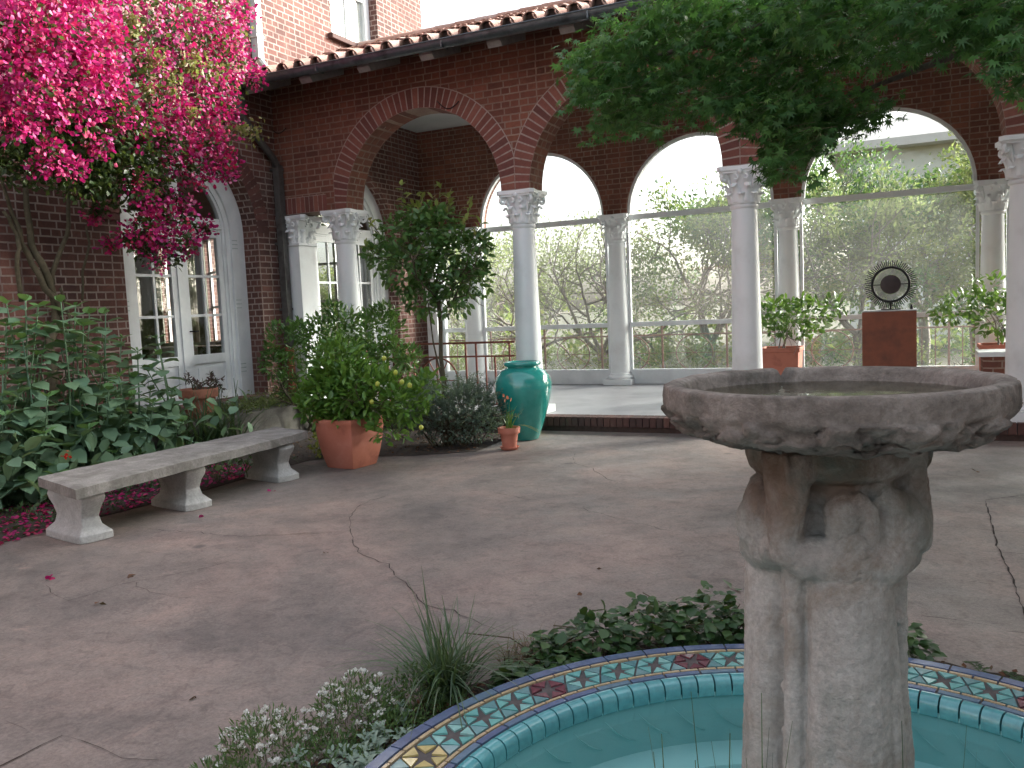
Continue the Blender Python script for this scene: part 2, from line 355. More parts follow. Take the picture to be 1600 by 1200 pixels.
M['ledge'] = stone_mat('ledge_concrete', [(.12, .115, .10), (.16, .15, .135), (.20, .19, .17)], (.07, .07, .05), 0, 1, .4, 40)
def water_mat(name, tint, rough=.02):
    m, t, b, o = new_mat(name)
    b.inputs['Base Color'].default_value = (*tint, 1); b.inputs['Roughness'].default_value = rough; b.inputs['IOR'].default_value = 1.33
    t.nodes.remove(b)
    tr = N_(t, 'ShaderNodeBsdfTransparent'); tr.inputs[0].default_value = (*tint, 1)
    gl = N_(t, 'ShaderNodeBsdfGlossy'); gl.inputs['Roughness'].default_value = rough
    fr = N_(t, 'ShaderNodeFresnel', IOR=1.33)
    bp = N_(t, 'ShaderNodeBump', Strength=.12, Distance=.01); t.links.new(noise(t, 14, 3), bp.inputs['Height'])
    t.links.new(bp.outputs[0], gl.inputs['Normal']); t.links.new(bp.outputs[0], fr.inputs['Normal'])
    mx = t.nodes.new('ShaderNodeMixShader'); t.links.new(fr.outputs[0], mx.inputs[0]); t.links.new(tr.outputs[0], mx.inputs[1]); t.links.new(gl.outputs[0], mx.inputs[2])
    t.links.new(mx.outputs[0], o.inputs[0]); return m
M['water'] = water_mat('pool_water', (.93, .99, .985)); M['basinwater'] = water_mat('basin_water', (.82, .80, .66))
M['t_turq'] = tiles_mat('turquoise_tile', [(.14, .42, .41), (.20, .52, .49), (.17, .47, .47), (.32, .60, .57)])
M['t_dull'] = tiles_mat('pale_teal_tile', [(.10, .27, .30), (.16, .34, .36), (.22, .38, .40)])
M['t_yel'] = tiles_mat('yellow_tile', [(.55, .46, .17), (.62, .53, .24)])
M['t_pur'] = tiles_mat('plum_tile', [(.16, .05, .07), (.22, .08, .10)])
M['t_blue'] = tiles_mat('blue_tile', [(.11, .15, .27), (.15, .20, .34), (.12, .18, .30), (.16, .26, .34)])
M['t_cream'] = tiles_mat('cream_tile', [(.50, .40, .24), (.58, .47, .30)])
M['t_cope'] = tiles_mat('coping_tile', [(.09, .34, .38), (.12, .41, .44), (.10, .37, .41)])
M['grout'] = noisy('tile_grout', [(.07, .06, .06), (.11, .10, .10)], 30, .9, .3)
M['pool'] = noisy('pool_plaster', [(.36, .74, .74), (.45, .80, .79), (.40, .77, .77)], 2.5, .6, .1)
def jar_mat():
    m, t, b, o = new_mat('turquoise_glaze'); L = t.links.new
    c = ramp(t, noise(t, 5, 6), [(.3, (.018, .25, .22)), (.7, (.04, .36, .31))])
    c = mixc(t, ramp(t, noise(t, 70, 2), [(.66, (0, 0, 0)), (.72, (.5, .5, .5))]), c, (.01, .12, .11))
    L(c, b.inputs['Base Color']); b.inputs['Roughness'].default_value = .16; b.inputs['Coat Weight'].default_value = .8; b.inputs['Coat Roughness'].default_value = .06
    bump(t, b, noise(t, 9, 3), .06, .01); return m
M['jar'] = jar_mat()
# foliage
M['l_salvia'] = leaf_mat('broad_leaf', [(.11, .21, .125), (.145, .26, .155), (.18, .30, .17), (.12, .23, .16)], .6, .27)
M['l_salvia_new'] = leaf_mat('young_broad_leaf', [(.10, .23, .08), (.14, .28, .09)], .5, .3)
M['l_dark'] = leaf_mat('dark_leaf', [(.018, .045, .02), (.03, .07, .025), (.045, .095, .035)], .4, .2)
M['l_laurel'] = leaf_mat('laurel_leaf', [(.055, .145, .035), (.085, .20, .048), (.13, .26, .06)], .35, .28)
M['l_citrus'] = leaf_mat('citrus_leaf', [(.065, .17, .03), (.10, .23, .035), (.15, .30, .05), (.05, .14, .03)], .35, .3)
M['l_tree'] = leaf_mat('tree_leaf', [(.045, .12, .034), (.07, .165, .045), (.11, .22, .055)], .35, .3)
M['l_shoot'] = leaf_mat('new_shoot_leaf', [(.20, .28, .06), (.27, .32, .09), (.22, .20, .07)], .45, .4)
M['l_grey'] = leaf_mat('grey_green_leaf', [(.11, .17, .13), (.15, .21, .165), (.19, .25, .20), (.09, .14, .10)], .7, .25)
M['l_strap'] = leaf_mat('strap_leaf', [(.025, .06, .03), (.04, .085, .035), (.06, .11, .045)], .4, .2)
M['l_grass'] = leaf_mat('tuft_grass', [(.04, .085, .045), (.065, .125, .06), (.10, .17, .09), (.16, .21, .15)], .45, .25)
M['l_dry'] = leaf_mat('dry_grass', [(.10, .07, .04), (.16, .11, .065), (.07, .05, .03)], .8, .2)
M['l_ivy'] = leaf_mat('ivy_leaf', [(.022, .065, .022), (.035, .09, .03), (.05, .115, .035), (.085, .15, .05)], .4, .2)
M['l_fern'] = leaf_mat('fern_leaf', [(.03, .06, .03), (.05, .09, .04), (.07, .12, .06)], .6, .25)
M['l_weed'] = leaf_mat('weed_leaf', [(.09, .13, .04), (.14, .18, .05), (.18, .20, .07)], .6, .3)
M['l_silver'] = leaf_mat('silver_leaf', [(.22, .31, .25), (.30, .39, .32), (.26, .35, .28)], .85, .15)
M['l_alyssum'] = leaf_mat('alyssum_leaf', [(.06, .13, .045), (.09, .18, .06), (.13, .22, .08)], .6, .3)
M['l_maple'] = leaf_mat('maple_leaf', [(.03, .10, .025), (.048, .14, .035), (.075, .19, .045), (.04, .12, .04), (.12, .24, .055)], .5, .38, (.16, .36, .06))
M['l_olive'] = leaf_mat('olive_leaf', [(.18, .20, .14), (.24, .26, .17), (.31, .31, .21), (.20, .22, .16)], .55, .55)
M['l_far'] = leaf_mat('far_tree_leaf', [(.13, .175, .08), (.19, .235, .11), (.26, .29, .15), (.33, .29, .15)], .6, .48)
M['l_deep'] = leaf_mat('shade_tree_leaf', [(.05, .13, .06), (.07, .17, .08), (.11, .22, .09)], .5, .35)
M['bract'] = leaf_mat('magenta_bract', [(.30, .005, .085), (.46, .008, .11), (.52, .015, .16), (.36, .01, .15), (.54, .016, .07), (.55, .10, .18)], .55, .25, (.6, .02, .2))
_t = M['bract'].node_tree; _b = [n for n in _t.nodes if n.type == 'BSDF_PRINCIPLED'][0]; _r = [n for n in _t.nodes if n.type == 'VALTORGB'][0]
_c = mixc(_t, ramp(_t, noise(_t, 2.6, 3), [(.42, (0, 0, 0)), (.62, (.5, .5, .5))]), _r.outputs[0], (.30, .008, .17))
_t.links.new(_c, _b.inputs['Base Color'])
M['bract_pale'] = leaf_mat('pale_bract', [(.62, .12, .36), (.70, .28, .42), (.55, .06, .30)], .55, .3, (.8, .2, .5))
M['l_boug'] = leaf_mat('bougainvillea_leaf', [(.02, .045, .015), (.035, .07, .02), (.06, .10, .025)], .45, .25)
M['l_boug_new'] = leaf_mat('young_bougainvillea_leaf', [(.16, .20, .05), (.24, .25, .08), (.28, .20, .10)], .5, .35)
M['petal_white'] = leaf_mat('white_flower', [(.75, .76, .72), (.82, .83, .8)], .7, .2, (.8, .8, .7))
M['petal_orange'] = leaf_mat('orange_flower', [(.7, .22, .12), (.8, .35, .2)], .6, .3, (.9, .4, .2))
M['petal_red'] = leaf_mat('red_flower', [(.5, .02, .02), (.65, .03, .02)], .5, .3, (.8, .1, .05))
M['litter'] = leaf_mat('leaf_litter', [(.10, .045, .025), (.16, .07, .035), (.06, .035, .025), (.2, .09, .05)], .85, .1)
M['l_yellow'] = leaf_mat('yellow_green_leaf', [(.22, .26, .04), (.30, .32, .06), (.15, .20, .04)], .5, .3)
M['lime'] = noisy('lime_fruit', [(.35, .42, .05), (.45, .48, .08)], 15, .4, .1)
M['house_far'] = noisy('cream_stucco', [(.68, .66, .60), (.76, .74, .68)], 2, .85, .1)
M['roof_far'] = noisy('far_roof', [(.62, .58, .54), (.70, .66, .62)], 4, .85, .2)
M['blind'] = noisy('window_blind', [(.70, .72, .72), (.78, .79, .79)], 2, .6, 0)
M['dark'] = noisy('dark_interior', [(.012, .011, .01), (.02, .018, .016)], 2, .9, 0)
M['brown'] = noisy('brown_furniture', [(.055, .03, .02), (.085, .045, .03)], 5, .5, .1)
M['curtain'] = noisy('curtain_cloth', [(.42, .38, .32), (.5, .46, .4)], 8, .9, .2)
M['mortar'] = noisy('arch_mortar', [(.30, .22, .19), (.38, .30, .26), (.25, .17, .14)], 12, .9, .4)
M['silver'] = noisy('pale_steel', [(.26, .26, .26), (.36, .36, .36)], 15, .5, 0)
# ================================================================== SETTING
rng = np.random.default_rng(7)
def poly_sheet(name, pts, z, mat, kind='structure', parent=None):
    mb = MB(); mb.add([(x, y, z) for x, y in pts], [tuple(range(len(pts)))]); o = mb.build(name, mat, parent)
    if kind: o['kind'] = kind
    return o
poly_sheet('ground', [(-250, -250), (250, -250), (250, 300), (-250, 300)], -.62, M['earth'])
PC = np.array([7.17, -8.0])
mb = MB(); ha = np.linspace(0, 2*math.pi, 65)[:-1]; X0, X1, Y0, Y1 = -1, 16, -16, -.335
inn = [(PC[0]+1.40*math.cos(a), PC[1]+1.40*math.sin(a)) for a in ha]; out = []
for a in ha:
    c_, s_ = math.cos(a), math.sin(a); t = min(((X1-PC[0])/c_ if c_ > 1e-9 else 1e9), ((X0-PC[0])/c_ if c_ < -1e-9 else 1e9), ((Y1-PC[1])/s_ if s_ > 1e-9 else 1e9), ((Y0-PC[1])/s_ if s_ < -1e-9 else 1e9)); out.append((PC[0]+t*c_, PC[1]+t*s_))
mb.add([(x, y, G) for x, y in inn]+[(x, y, G) for x, y in out], [(i, (i+1) % 64, 64+(i+1) % 64, 64+i) for i in range(64)])
for i, (cx_, cy_) in enumerate([(X1, Y1), (X0, Y1), (X0, Y0), (X1, Y0)]):
    an = math.atan2(cy_-PC[1], cx_-PC[0]) % (2*math.pi); j = int(an/(2*math.pi)*64)
    mb.add([(*out[j], G), (cx_, cy_, G), (*out[(j+1) % 64], G)], [(0, 1, 2)])
o = mb.build('courtyard_paving', M['court']); o['kind'] = 'structure'
# cracks and joints in the paving
def strip(mb, px, w, jit=.012, z=G+.004):
    P = [at(x, y, 2, z)[:2] for x, y in px]; Q = [P[0]]
    for a, b in zip(P[:-1], P[1:]):
        k = max(1, int(np.linalg.norm(b-a)/.07))
        for i in range(1, k+1): Q.append(a+(b-a)*i/k+rng.normal(size=2)*jit)
    for i in range(len(Q)-1):
        a, b = Q[i], Q[i+1]; d = (b-a)/(np.linalg.norm(b-a)+1e-9); n = np.array([-d[1], d[0]])
        wa = w*(.15+.6*rng.random())
        mb.add([(*(a-n*wa/2-d*.004), z), (*(b-n*wa/2), z), (*(b+n*wa/2), z), (*(a+n*wa/2-d*.004), z)], [(0, 1, 2, 3)])
z6 = lambda L: [(400+x/2.424, 680+y/2.424) for x, y in L]
z7 = lambda L: [(x/3, 800+y/3) for x, y in L]
mb = MB()
for L, w in [(z6([(0,380),(180,372),(355,362)]), .008), (z6([(490,230),(420,255),(375,280),(355,320),(355,365),(380,430),(440,470),(500,490),(540,540),(590,590),(620,620),(700,655),(780,680),(900,735),(950,750)]), .009),
             (z6([(910,105),(1205,105),(1270,125),(1310,155),(1370,185)]), .009), (z6([(1205,105),(1205,60)]), .006), (z6([(890,215),(1050,245),(1240,280),(1330,305),(1600,370)]), .007), (z6([(760,75),(800,105)]), .006),
             (z7([(640,75),(860,90),(1130,115),(1560,98)]), .007), (z7([(320,415),(430,385),(560,340),(640,325),(700,310),(860,285),(980,260),(1100,220)]), .006), (z7([(320,415),(250,375),(225,340)]), .005),
             (z7([(640,330),(700,375),(900,405)]), .004), (z7([(290,1045),(380,1080),(500,1110),(600,1150),(720,1165)]), .005), (z7([(30,980),(120,1015)]), .004),
             ([(1446,821),(1500,824),(1600,832)], .005), ([(1446,858),(1500,861)], .005), ([(1446,903),(1520,908),(1600,918)], .005), ([(1440,962),(1520,972),(1600,990)], .006)]:
    strip(mb, L, w)
o = mb.build('paving_crack', M['crack']); o['kind'] = 'structure'
mb = MB()
strip(mb, z7([(0,1190),(290,1045)]), .011, .003); strip(mb, [(1540,783),(1562,863),(1582,905),(1604,965)], .016, .004); strip(mb, [(1540,781),(1604,773)], .014, .003); strip(mb, [(1568,863),(1604,866)], .009, .003)
o = mb.build('paving_joint', M['crack']); o['kind'] = 'structure'
# planting beds
poly_sheet('soil_bed', [(-1, -15), (1.05, -15), (1.22, -6.3), (1.38, -4.3), (1.36, -2.8), (1.62, -2.55), (2.4, -2.3), (2.98, -1.92), (2.86, -.36), (-1, -.36)], G+.006, M['soil'])
PC = np.array([7.17, -8.0])
def arc_pts(r, a0, a1, n, c=PC): return [(c[0]+r*math.cos(a), c[1]+r*math.sin(a)) for a in np.linspace(R(a0), R(a1), n)]
ro = arc_pts(1.74, 45, 215, 40); ro = [(x+rng.normal()*.025, y+rng.normal()*.025) for x, y in ro]
poly_sheet('soil_ring', ro+arc_pts(1.40, 215, 45, 40), G+.007, M['soil'])
# loggia floor with a brick-edged step
mb = MB(); mb.box((-1, -.27, -.6), (12.6, 4.0, -.004)); o = mb.build('loggia_floor', M['floor']); o['kind'] = 'structure'
mb = MB()
x = -.98
while x < 12.5:
    mb.box((x, -.335, -.115), (x+.072, -.10, .002)); x += .083
o = mb.build('step_edge', M['step_brick']); o['kind'] = 'structure'
mb = MB(); mb.box((-1, -.30, G-.2), (12.6, -.28, -.118)); o = mb.build('step_riser', M['tile_dark']); o['kind'] = 'structure'

# ------------------------------------------------------------------ walls with openings
def wall(name, axis, f0, f1, u0, u1, z0, zt, openings, mat, parent, extra=()):
    """wall in the plane axis (0: x const, u = y; 1: y const, u = x), faces at f0 and f1; openings (ua, ub, zb, zarch, radius|None)"""
    us = {u0, u1, *extra}
    for ua, ub, zb, zs, arch in openings:
        us |= {ua, ub}
        if arch:
            r = (ub-ua)/2; c = (ua+ub)/2
            us |= {c-r*math.cos(t) for t in np.linspace(0, math.pi, 33)[1:-1]}
    us = sorted(u for u in us if u0 <= u <= u1)
    us = [u for i, u in enumerate(us) if i == 0 or u-us[i-1] > 1e-6]
    def top(o, u):
        ua, ub, zb, zs, arch = o
        if not arch: return zs
        r = (ub-ua)/2; c = (ua+ub)/2
        return zs+math.sqrt(max(0, r*r-(u-c)**2))
    mb = MB()
    def P(u, z, f): return (f, u, z) if axis == 0 else (u, f, z)
    for a, b in zip(us[:-1], us[1:]):
        m = (a+b)/2; act = sorted([o for o in openings if o[0] < m < o[1]], key=lambda o: o[2])
        lo = [(z0, z0)]; hi = []
        for o in act: hi.append((o[2], o[2])); lo.append((top(o, a), top(o, b)))
        hi.append((zt, zt))
        for (la, lb), (ha, hb) in zip(lo, hi):
            if ha-la < 1e-6 and hb-lb < 1e-6: continue
            for f in (f0, f1): mb.add([P(a, la, f), P(b, lb, f), P(b, hb, f), P(a, ha, f)], [(0, 1, 2, 3)])
            mb.add([P(a, la, f0), P(b, lb, f0), P(b, lb, f1), P(a, la, f1)], [(0, 1, 2, 3)])
            mb.add([P(a, ha, f0), P(b, hb, f0), P(b, hb, f1), P(a, ha, f1)], [(0, 1, 2, 3)])
    for o in openings:
        for u in (o[0], o[1]):
            if u0 < u < u1 and o[3] > o[2]: mb.add([P(u, o[2], f0), P(u, o[3], f0), P(u, o[3], f1), P(u, o[2], f1)], [(0, 1, 2, 3)])
    for u in (u0, u1): mb.add([P(u, z0, f0), P(u, zt, f0), P(u, zt, f1), P(u, z0, f1)], [(0, 1, 2, 3)])
    return mb.build(name, mat, parent)
def arch_ring(mb, axis, f, sgn, c, zs, r0, r1, bw=.083, th=.03, proud=.006, lim=None):
    n = int(math.pi*(r0+r1)/2/(bw+.010)); da = math.pi/n; g = .0085/r0
    for i in range(n):
        a0 = i*da+g; a1 = (i+1)*da-g; v = []
        for d in (sgn*proud, -sgn*th):
            for a, r in ((a0, r0), (a1, r0), (a1, r1), (a0, r1)):
                rr = r
                if lim and abs(rr*math.cos(a)) > lim: rr = lim/abs(math.cos(a))
                u = c+rr*math.cos(a); z = zs+rr*math.sin(a)
                v.append((f+d, u, z) if axis == 0 else (u, f+d, z))
        mb.add(v, [(0, 1, 2, 3), (4, 7, 6, 5), (0, 4, 5, 1), (1, 5, 6, 2), (2, 6, 7, 3), (3, 7, 4, 0)])

# ================================================================== LOGGIA
LOG = empty('loggia', (5.6, 1.8, 0), 'red brick arcade of white columns with a tiled roof and glazed far side', 'loggia')
SP, ZC, WH = 2.8, 2.88, 4.95
D = 3.83
openF = [(SP*k+.2, SP*k+2.6, ZC, ZC, True) for k in range(4)]
wall('front_wall', 1, -.2, .2, -1.0, 12.4, ZC, WH, openF, M['brick_arcade'], LOG)
mb = MB()
for k in range(4): arch_ring(mb, 1, -.2, -1, SP*k+1.4, ZC, 1.205, 1.46, lim=1.394)
x = -.985
while x < -.16: mb.box((x, -.207, ZC+.006), (x+.066, -.17, ZC+.225)); x += .078
mb.build('arch_brickwork', M['voussoir'], LOG)
mo = MB()
for k in range(4):
    for i in range(40):
        v = []
        for a, r in ((math.pi*i/40, 1.203), (math.pi*(i+1)/40, 1.203), (math.pi*(i+1)/40, 1.475), (math.pi*i/40, 1.475)):
            r = min(r, 1.3985/max(.001, abs(math.cos(a)))); v.append((SP*k+1.4+r*math.cos(a), -.2035, ZC+r*math.sin(a)))
        mo.add(v, [(0, 1, 2, 3)])
mo.add([(-.995, -.2035, ZC), (-.15, -.2035, ZC), (-.15, -.2035, ZC+.235), (-.995, -.2035, ZC+.235)], [(0, 1, 2, 3)])
mo.build('arch_mortar', M['mortar'], LOG)
openB = [(SP*k+.2, SP*k+2.6, ZC, ZC, True) for k in range(4)]
wall('rear_wall', 1, D-.02, D+.28, -1.0, 12.4, ZC, 5.2, openB, M['brick_arcade'], LOG)
mb = MB(); mb.box((12.0, -.2, -.02), (12.4, .2, ZC)); mb.box((12.0, D-.02, -.02), (12.4, D+.28, ZC)); mb.box((12.0, .2, -.02), (12.38, D-.02, 4.72)); mb.build('end_wall', M['brick_arcade'], LOG)
mb = MB(); mb.box((-1, .2, 4.72), (12.0, D-.02, 4.80)); mb.build('ceiling', M['plaster'], LOG)
mb = MB()
for y in (.32,): mb.box((-1, .2, 4.60), (12, .34, 4.72))
mb.build('cornice', M['plaster'], LOG)
# thin cable loops on the wall
for (px, py, wpx) in [(435, 200, 24), (700, 158, 34)]:
    pts = []
    for t in np.linspace(0, 1, 9):
        p = at(px-wpx/2+wpx*t, py+math.sin(t*math.pi)*wpx*.35, 1, -.218); pts.append(p)
    mb = MB(); mb.tube(pts, .006, 5); mb.build('cable', M['iron'], LOG, True)
# columns
def shaft_mesh():
    mb = MB(); pr = []
    for t in np.linspace(0, 1, 14): pr.append((.176-.034*t**1.5, .16+t*(2.467-.16-.0)))
    mb.lathe([(.176, .10)]+pr, 36); mb.lathe([(.142, 2.40), (.158, 2.42), (.162, 2.445), (.150, 2.468)], 36)
    return mb
def base_mesh():
    mb = MB(); mb.box((-.245, -.245, 0), (.245, .245, .095))
    mb.lathe([(.17, .09), (.215, .10), (.228, .125), (.215, .15), (.19, .162), (.195, .175), (.185, .19), (.172, .195)], 32); return mb
def capital_mesh(sq=None):
    mb = MB(); z0, z1 = 2.46, 2.80
    bell = [(.146, z0), (.150, z0+.10), (.162, z0+.2), (.192, z0+.28), (.225, z1+.01)]
    if sq is None: mb.lathe(bell, 32)
    else:
        for (r, za), (r2, zb) in zip(bell[:-1], bell[1:]):
            e, e2 = (r-.146)*.9, (r2-.146)*.9
            a = [(-sq[0]-e, -sq[1]-e, za), (sq[0]+e, -sq[1]-e, za), (sq[0]+e, sq[1]+e, za), (-sq[0]-e, sq[1]+e, za)]
            b = [(-sq[0]-e2, -sq[1]-e2, zb), (sq[0]+e2, -sq[1]-e2, zb), (sq[0]+e2, sq[1]+e2, zb), (-sq[0]-e2, sq[1]+e2, zb)]
            mb.add(a+b, [(0, 1, 5, 4), (1, 2, 6, 5), (2, 3, 7, 6), (3, 0, 4, 7)])
    sx, sy = (sq[0]-.146, sq[1]-.146) if sq else (0, 0)
    def off(a): return (sx*np.sign(round(math.cos(a), 3)), sy*np.sign(round(math.sin(a), 3))) if sq else (0, 0)
    # two tiers of curling acanthus leaves
    for tier, (za, h, r0, curl, n, ph) in enumerate([(z0, .15, .150, .055, 8, 0), (z0+.02, .25, .155, .07, 8, math.pi/8)]):
        for i in range(n):
            a = ph+2*math.pi*i/n; ox, oy = off(a); v = []; f = []
            for j, t in enumerate(np.linspace(0, 1, 7)):
                rr = r0+.012+.02*t+curl*max(0, t-.55)**1.2*2.2; z = za+h*(t if t < .82 else .82-(t-.82)*.9)
                w = .060*(1-.55*t**3)*(1+.22*math.sin(j*2.6))
                for s_, dr in ((-1, -.012), (-.5, .006), (0, .018), (.5, .006), (1, -.012)):
                    v.append((ox+(rr+dr)*math.cos(a)-s_*w*math.sin(a), oy+(rr+dr)*math.sin(a)+s_*w*math.cos(a), z))
            for j in range(6):
                for s_ in range(4): f.append((j*5+s_, j*5+s_+1, j*5+s_+6, j*5+s_+5))
            mb.add(v, f)
    # corner volutes
    for i in range(4):
        a = math.pi/4+i*math.pi/2; ox, oy = off(a); c, s_ = math.cos(a), math.sin(a); pts = [(ox+.165*c, oy+.165*s_, z0+.16), (ox+.20*c, oy+.20*s_, z0+.25)]
        for k in range(14):
            t = k/13; an = math.pi*.75-t*math.pi*2.6; rr = .048*(1-.72*t)
            pts.append((ox+(.265+rr*math.cos(an))*c, oy+(.265+rr*math.cos(an))*s_, z1-.045+rr*math.sin(an)))
        mb.tube(pts, [.016, .02]+[.024-.010*k/13 for k in range(14)], 8)
        # face rosette and helices
        b = i*math.pi/2; ox, oy = off(b) if not sq else (sx*math.copysign(1, math.cos(b)) if abs(math.cos(b)) > .5 else 0, sy*math.copysign(1, math.sin(b)) if abs(math.sin(b)) > .5 else 0)
        cx, cy = ox+.215*math.cos(b), oy+.215*math.sin(b)
        mb.lathe([(.0, -.036), (.022, -.03), (.036, 0), (.022, .03), (0, .036)], 10, (cx, cy, z1+.012))
        for s2 in (-1, 1):
            pts = []
            for k in range(10):
                t = k/9; an = math.pi*.5+s2*t*4.2; rr = .034*(1-.6*t); lat = s2*.055+rr*math.cos(an)*s2*-1
                pts.append((ox+.205*math.cos(b)-lat*math.sin(b), oy+.205*math.sin(b)+lat*math.cos(b), z1-.055+rr*math.sin(an)))
            mb.tube(pts, .013, 6)
    # abacus with hollow sides
    def aba(hw, z, zz):
        v = []; n = 0
        for i in range(4):
            a0 = math.pi/4+i*math.pi/2-.10; a1 = math.pi/4+i*math.pi/2+.10; rc = hw*1.36; a2 = math.pi/4+(i+1)*math.pi/2-.10
            ox, oy = (math.copysign(sx, math.cos(math.pi/4+i*math.pi/2)), math.copysign(sy, math.sin(math.pi/4+i*math.pi/2))) if sq else (0, 0)
            for a in (a0, a1): v.append((ox+rc*math.cos(a), oy+rc*math.sin(a)))
            am = math.pi/2*(i+1)
            ox2, oy2 = (sx*round(math.cos(am)), sy*round(math.sin(am))) if sq else (0, 0)
            v.append((ox2+hw*.88*math.cos(am), oy2+hw*.88*math.sin(am)))
        n = len(v); mb.add([(x, y, z) for x, y in v]+[(x, y, zz) for x, y in v], [tuple(range(n-1, -1, -1)), tuple(range(n, 2*n))]+[(j, (j+1) % n, n+(j+1) % n, n+j) for j in range(n)])
    aba(.228, z1, z1+.03); aba(.248, z1+.029, ZC-.004)
    return mb
col0 = shaft_mesh().build('column', M['white'], None, True, angle=40)
col0.parent = LOG; col0.matrix_parent_inverse = Matrix.Translation(LOG.location).inverted()
capm = capital_mesh().build('capital', M['white'], None, True, angle=45); capm.parent = col0
basem = base_mesh().build('base', M['white'], None, True, angle=40); basem.parent = col0
spots = [(SP*k, 0) for k in range(5)]+[(SP*k, D+.03) for k in range(5)]
for i, (x, y) in enumerate(spots):
    if i == 0: c = col0
    else:
        c = col0.copy(); COL.objects.link(c)
        for ch in (capm, basem):
            q = ch.copy(); COL.objects.link(q); q.parent = c
    c.location = (x, y, 0)
# square pilasters beside the house
for (x, y) in [(-.80, 0), (-.80, D+.03)]:
    mb = MB(); w, d = .115, .20
    for z0, z1, e0, e1 in [(0, .12, .03, .03), (.12, 2.43, .0, -.012), (2.43, 2.47, .015, .015)]:
        a = [(x-w-e0, y-d-e0, z0), (x+w+e0, y-d-e0, z0), (x+w+e0, y+d+e0, z0), (x-w-e0, y+d+e0, z0)]; b = [(x-w-e1, y-d-e1, z1), (x+w+e1, y-d-e1, z1), (x+w+e1, y+d+e1, z1), (x-w-e1, y+d+e1, z1)]
        mb.add(a+b, [(0, 3, 2, 1), (4, 5, 6, 7), (0, 1, 5, 4), (1, 2, 6, 5), (2, 3, 7, 6), (3, 0, 4, 7)])
    p = mb.build('pilaster', M['white'], LOG, bevel=.006)
    cp = capital_mesh((.10, .185)); cp.v = [(a+x, b+y, c-.02) for a, b, c in cp.v]
    cp.build('capital', M['white'], p, True, angle=45)
# glazing of the far side
for k in range(-1, 4):
    x0, x1 = (SP*k+.17, SP*k+2.63) if k >= 0 else (-.68, -.17)
    yg = D+.06; fr = MB()
    fr.box((x0, yg-.03, 0), (x1, yg+.05, .03)); fr.box((x0, yg-.02, .03), (x1, yg+.04, .22)); fr.box((x0, yg-.045, .222), (x1, yg+.06, .25))
    fr.box((x0, yg-.03, .98), (x1, yg+.04, 1.055)); fr.box((x0, yg-.035, 2.78), (x1, yg+.045, 2.865))
    for xx in (x0, x1-.045): fr.box((xx, yg-.028, .25), (xx+.045, yg+.038, 2.78))
    if k >= 0:
        c = (x0+x1)/2; n = 24
        for i in range(n):
            a0, a1 = math.pi*i/n, math.pi*(i+1)/n; v = []
            for yy in (yg-.03, yg+.04):
                for a, r in ((a0, 1.15), (a1, 1.15), (a1, 1.2), (a0, 1.2)): v.append((c+r*math.cos(a), yy, ZC+r*math.sin(a)))
            fr.add(v, [(0, 1, 2, 3), (7, 6, 5, 4), (0, 4, 5, 1), (2, 6, 7, 3)])
        if k == 2: pass
    w = fr.build('window', M['white2'], LOG)
    g = MB(); g.add([(x0+.04, yg, .25), (x1-.04, yg, .25), (x1-.04, yg, 2.79), (x0+.04, yg, 2.79)], [(0, 1, 2, 3)]); g.build('pane', M['glass'], w)
    if k >= 0:
        g = MB(); g.add([(c+1.16*math.cos(a), yg, ZC-.02+1.16*math.sin(a)) for a in np.linspace(0, math.pi, 25)], [tuple(range(25))]); g.build('pane', M['doorglass'], w)
# ------------------------------------------------------------------ roof
TANP = math.tan(R(20.5)); EY, EZ, RY = -.98, 4.60, 2.02
def rz(y): return EZ+(y-EY)*TANP
mb = MB()
for (ya, yb) in ((EY, RY), (2*RY-EY, RY)):
    za, zb = EZ-.02, rz(RY)-.02
    mb.add([(-1, ya, za), (12.5, ya, za), (12.5, yb, zb), (-1, yb, zb), (-1, ya, za-.05), (12.5, ya, za-.05), (12.5, yb, zb-.05), (-1, yb, zb-.05)], [(0, 1, 2, 3), (7, 6, 5, 4), (0, 4, 5, 1), (1, 5, 6, 2), (0, 3, 7, 4), (2, 6, 7, 3)])
roof = mb.build('roof', M['wood_dark'], LOG)
cov = MB(); mouth = MB(); NS = 8
cs, sn = math.cos(R(20.5)), math.sin(R(20.5)); TS = .272; x = -.90; i = 0
while x < 12.4:
    for row in range(9):
        s0 = row*.37-.05+rng.normal()*.006; s1 = s0+.43; jx = rng.normal()*.006; jz = rng.normal()*.004
        def P(xx, s, h): return (xx, EY+s*cs-h*sn, EZ+s*sn+h*cs)
        if row < 8 or True:
            v = []; r0, r1 = .094, .078
            for (s, r, lift) in ((s0, r0, .035), (s1, r1, .012)):
                for q in (1.0, .86):
                    for k in range(NS+1):
                        a = math.pi*k/NS; v.append(P(x+jx+r*q*math.cos(a), s, lift+jz+r*q*math.sin(a)))
            f = []; n = NS+1
            for k in range(NS):
                f += [(k, k+1, 2*n+k+1, 2*n+k), (n+k+1, n+k, 3*n+k, 3*n+k+1), (k+1, k, n+k, n+k+1)]
            cov.add(v, f)
            v = []; xp = x+TS/2
            for (s, r, lift) in ((s0-.03, .080, .095), (s1, .095, .09)):
                for q in (1.0, 1.14):
                    for k in range(NS+1):
                        a = -math.pi*k/NS; v.append(P(xp+jx+r*q*math.cos(a), s, lift+.0+jz+r*q*math.sin(a)))
            cov.add(v, f)
        if row == 0:
            mouth.add([P(x+.078*math.cos(math.pi*k/NS), .0, .035+.078*math.sin(math.pi*k/NS)) for k in range(NS+1)], [tuple(range(NS+1))])
    x += TS; i += 1
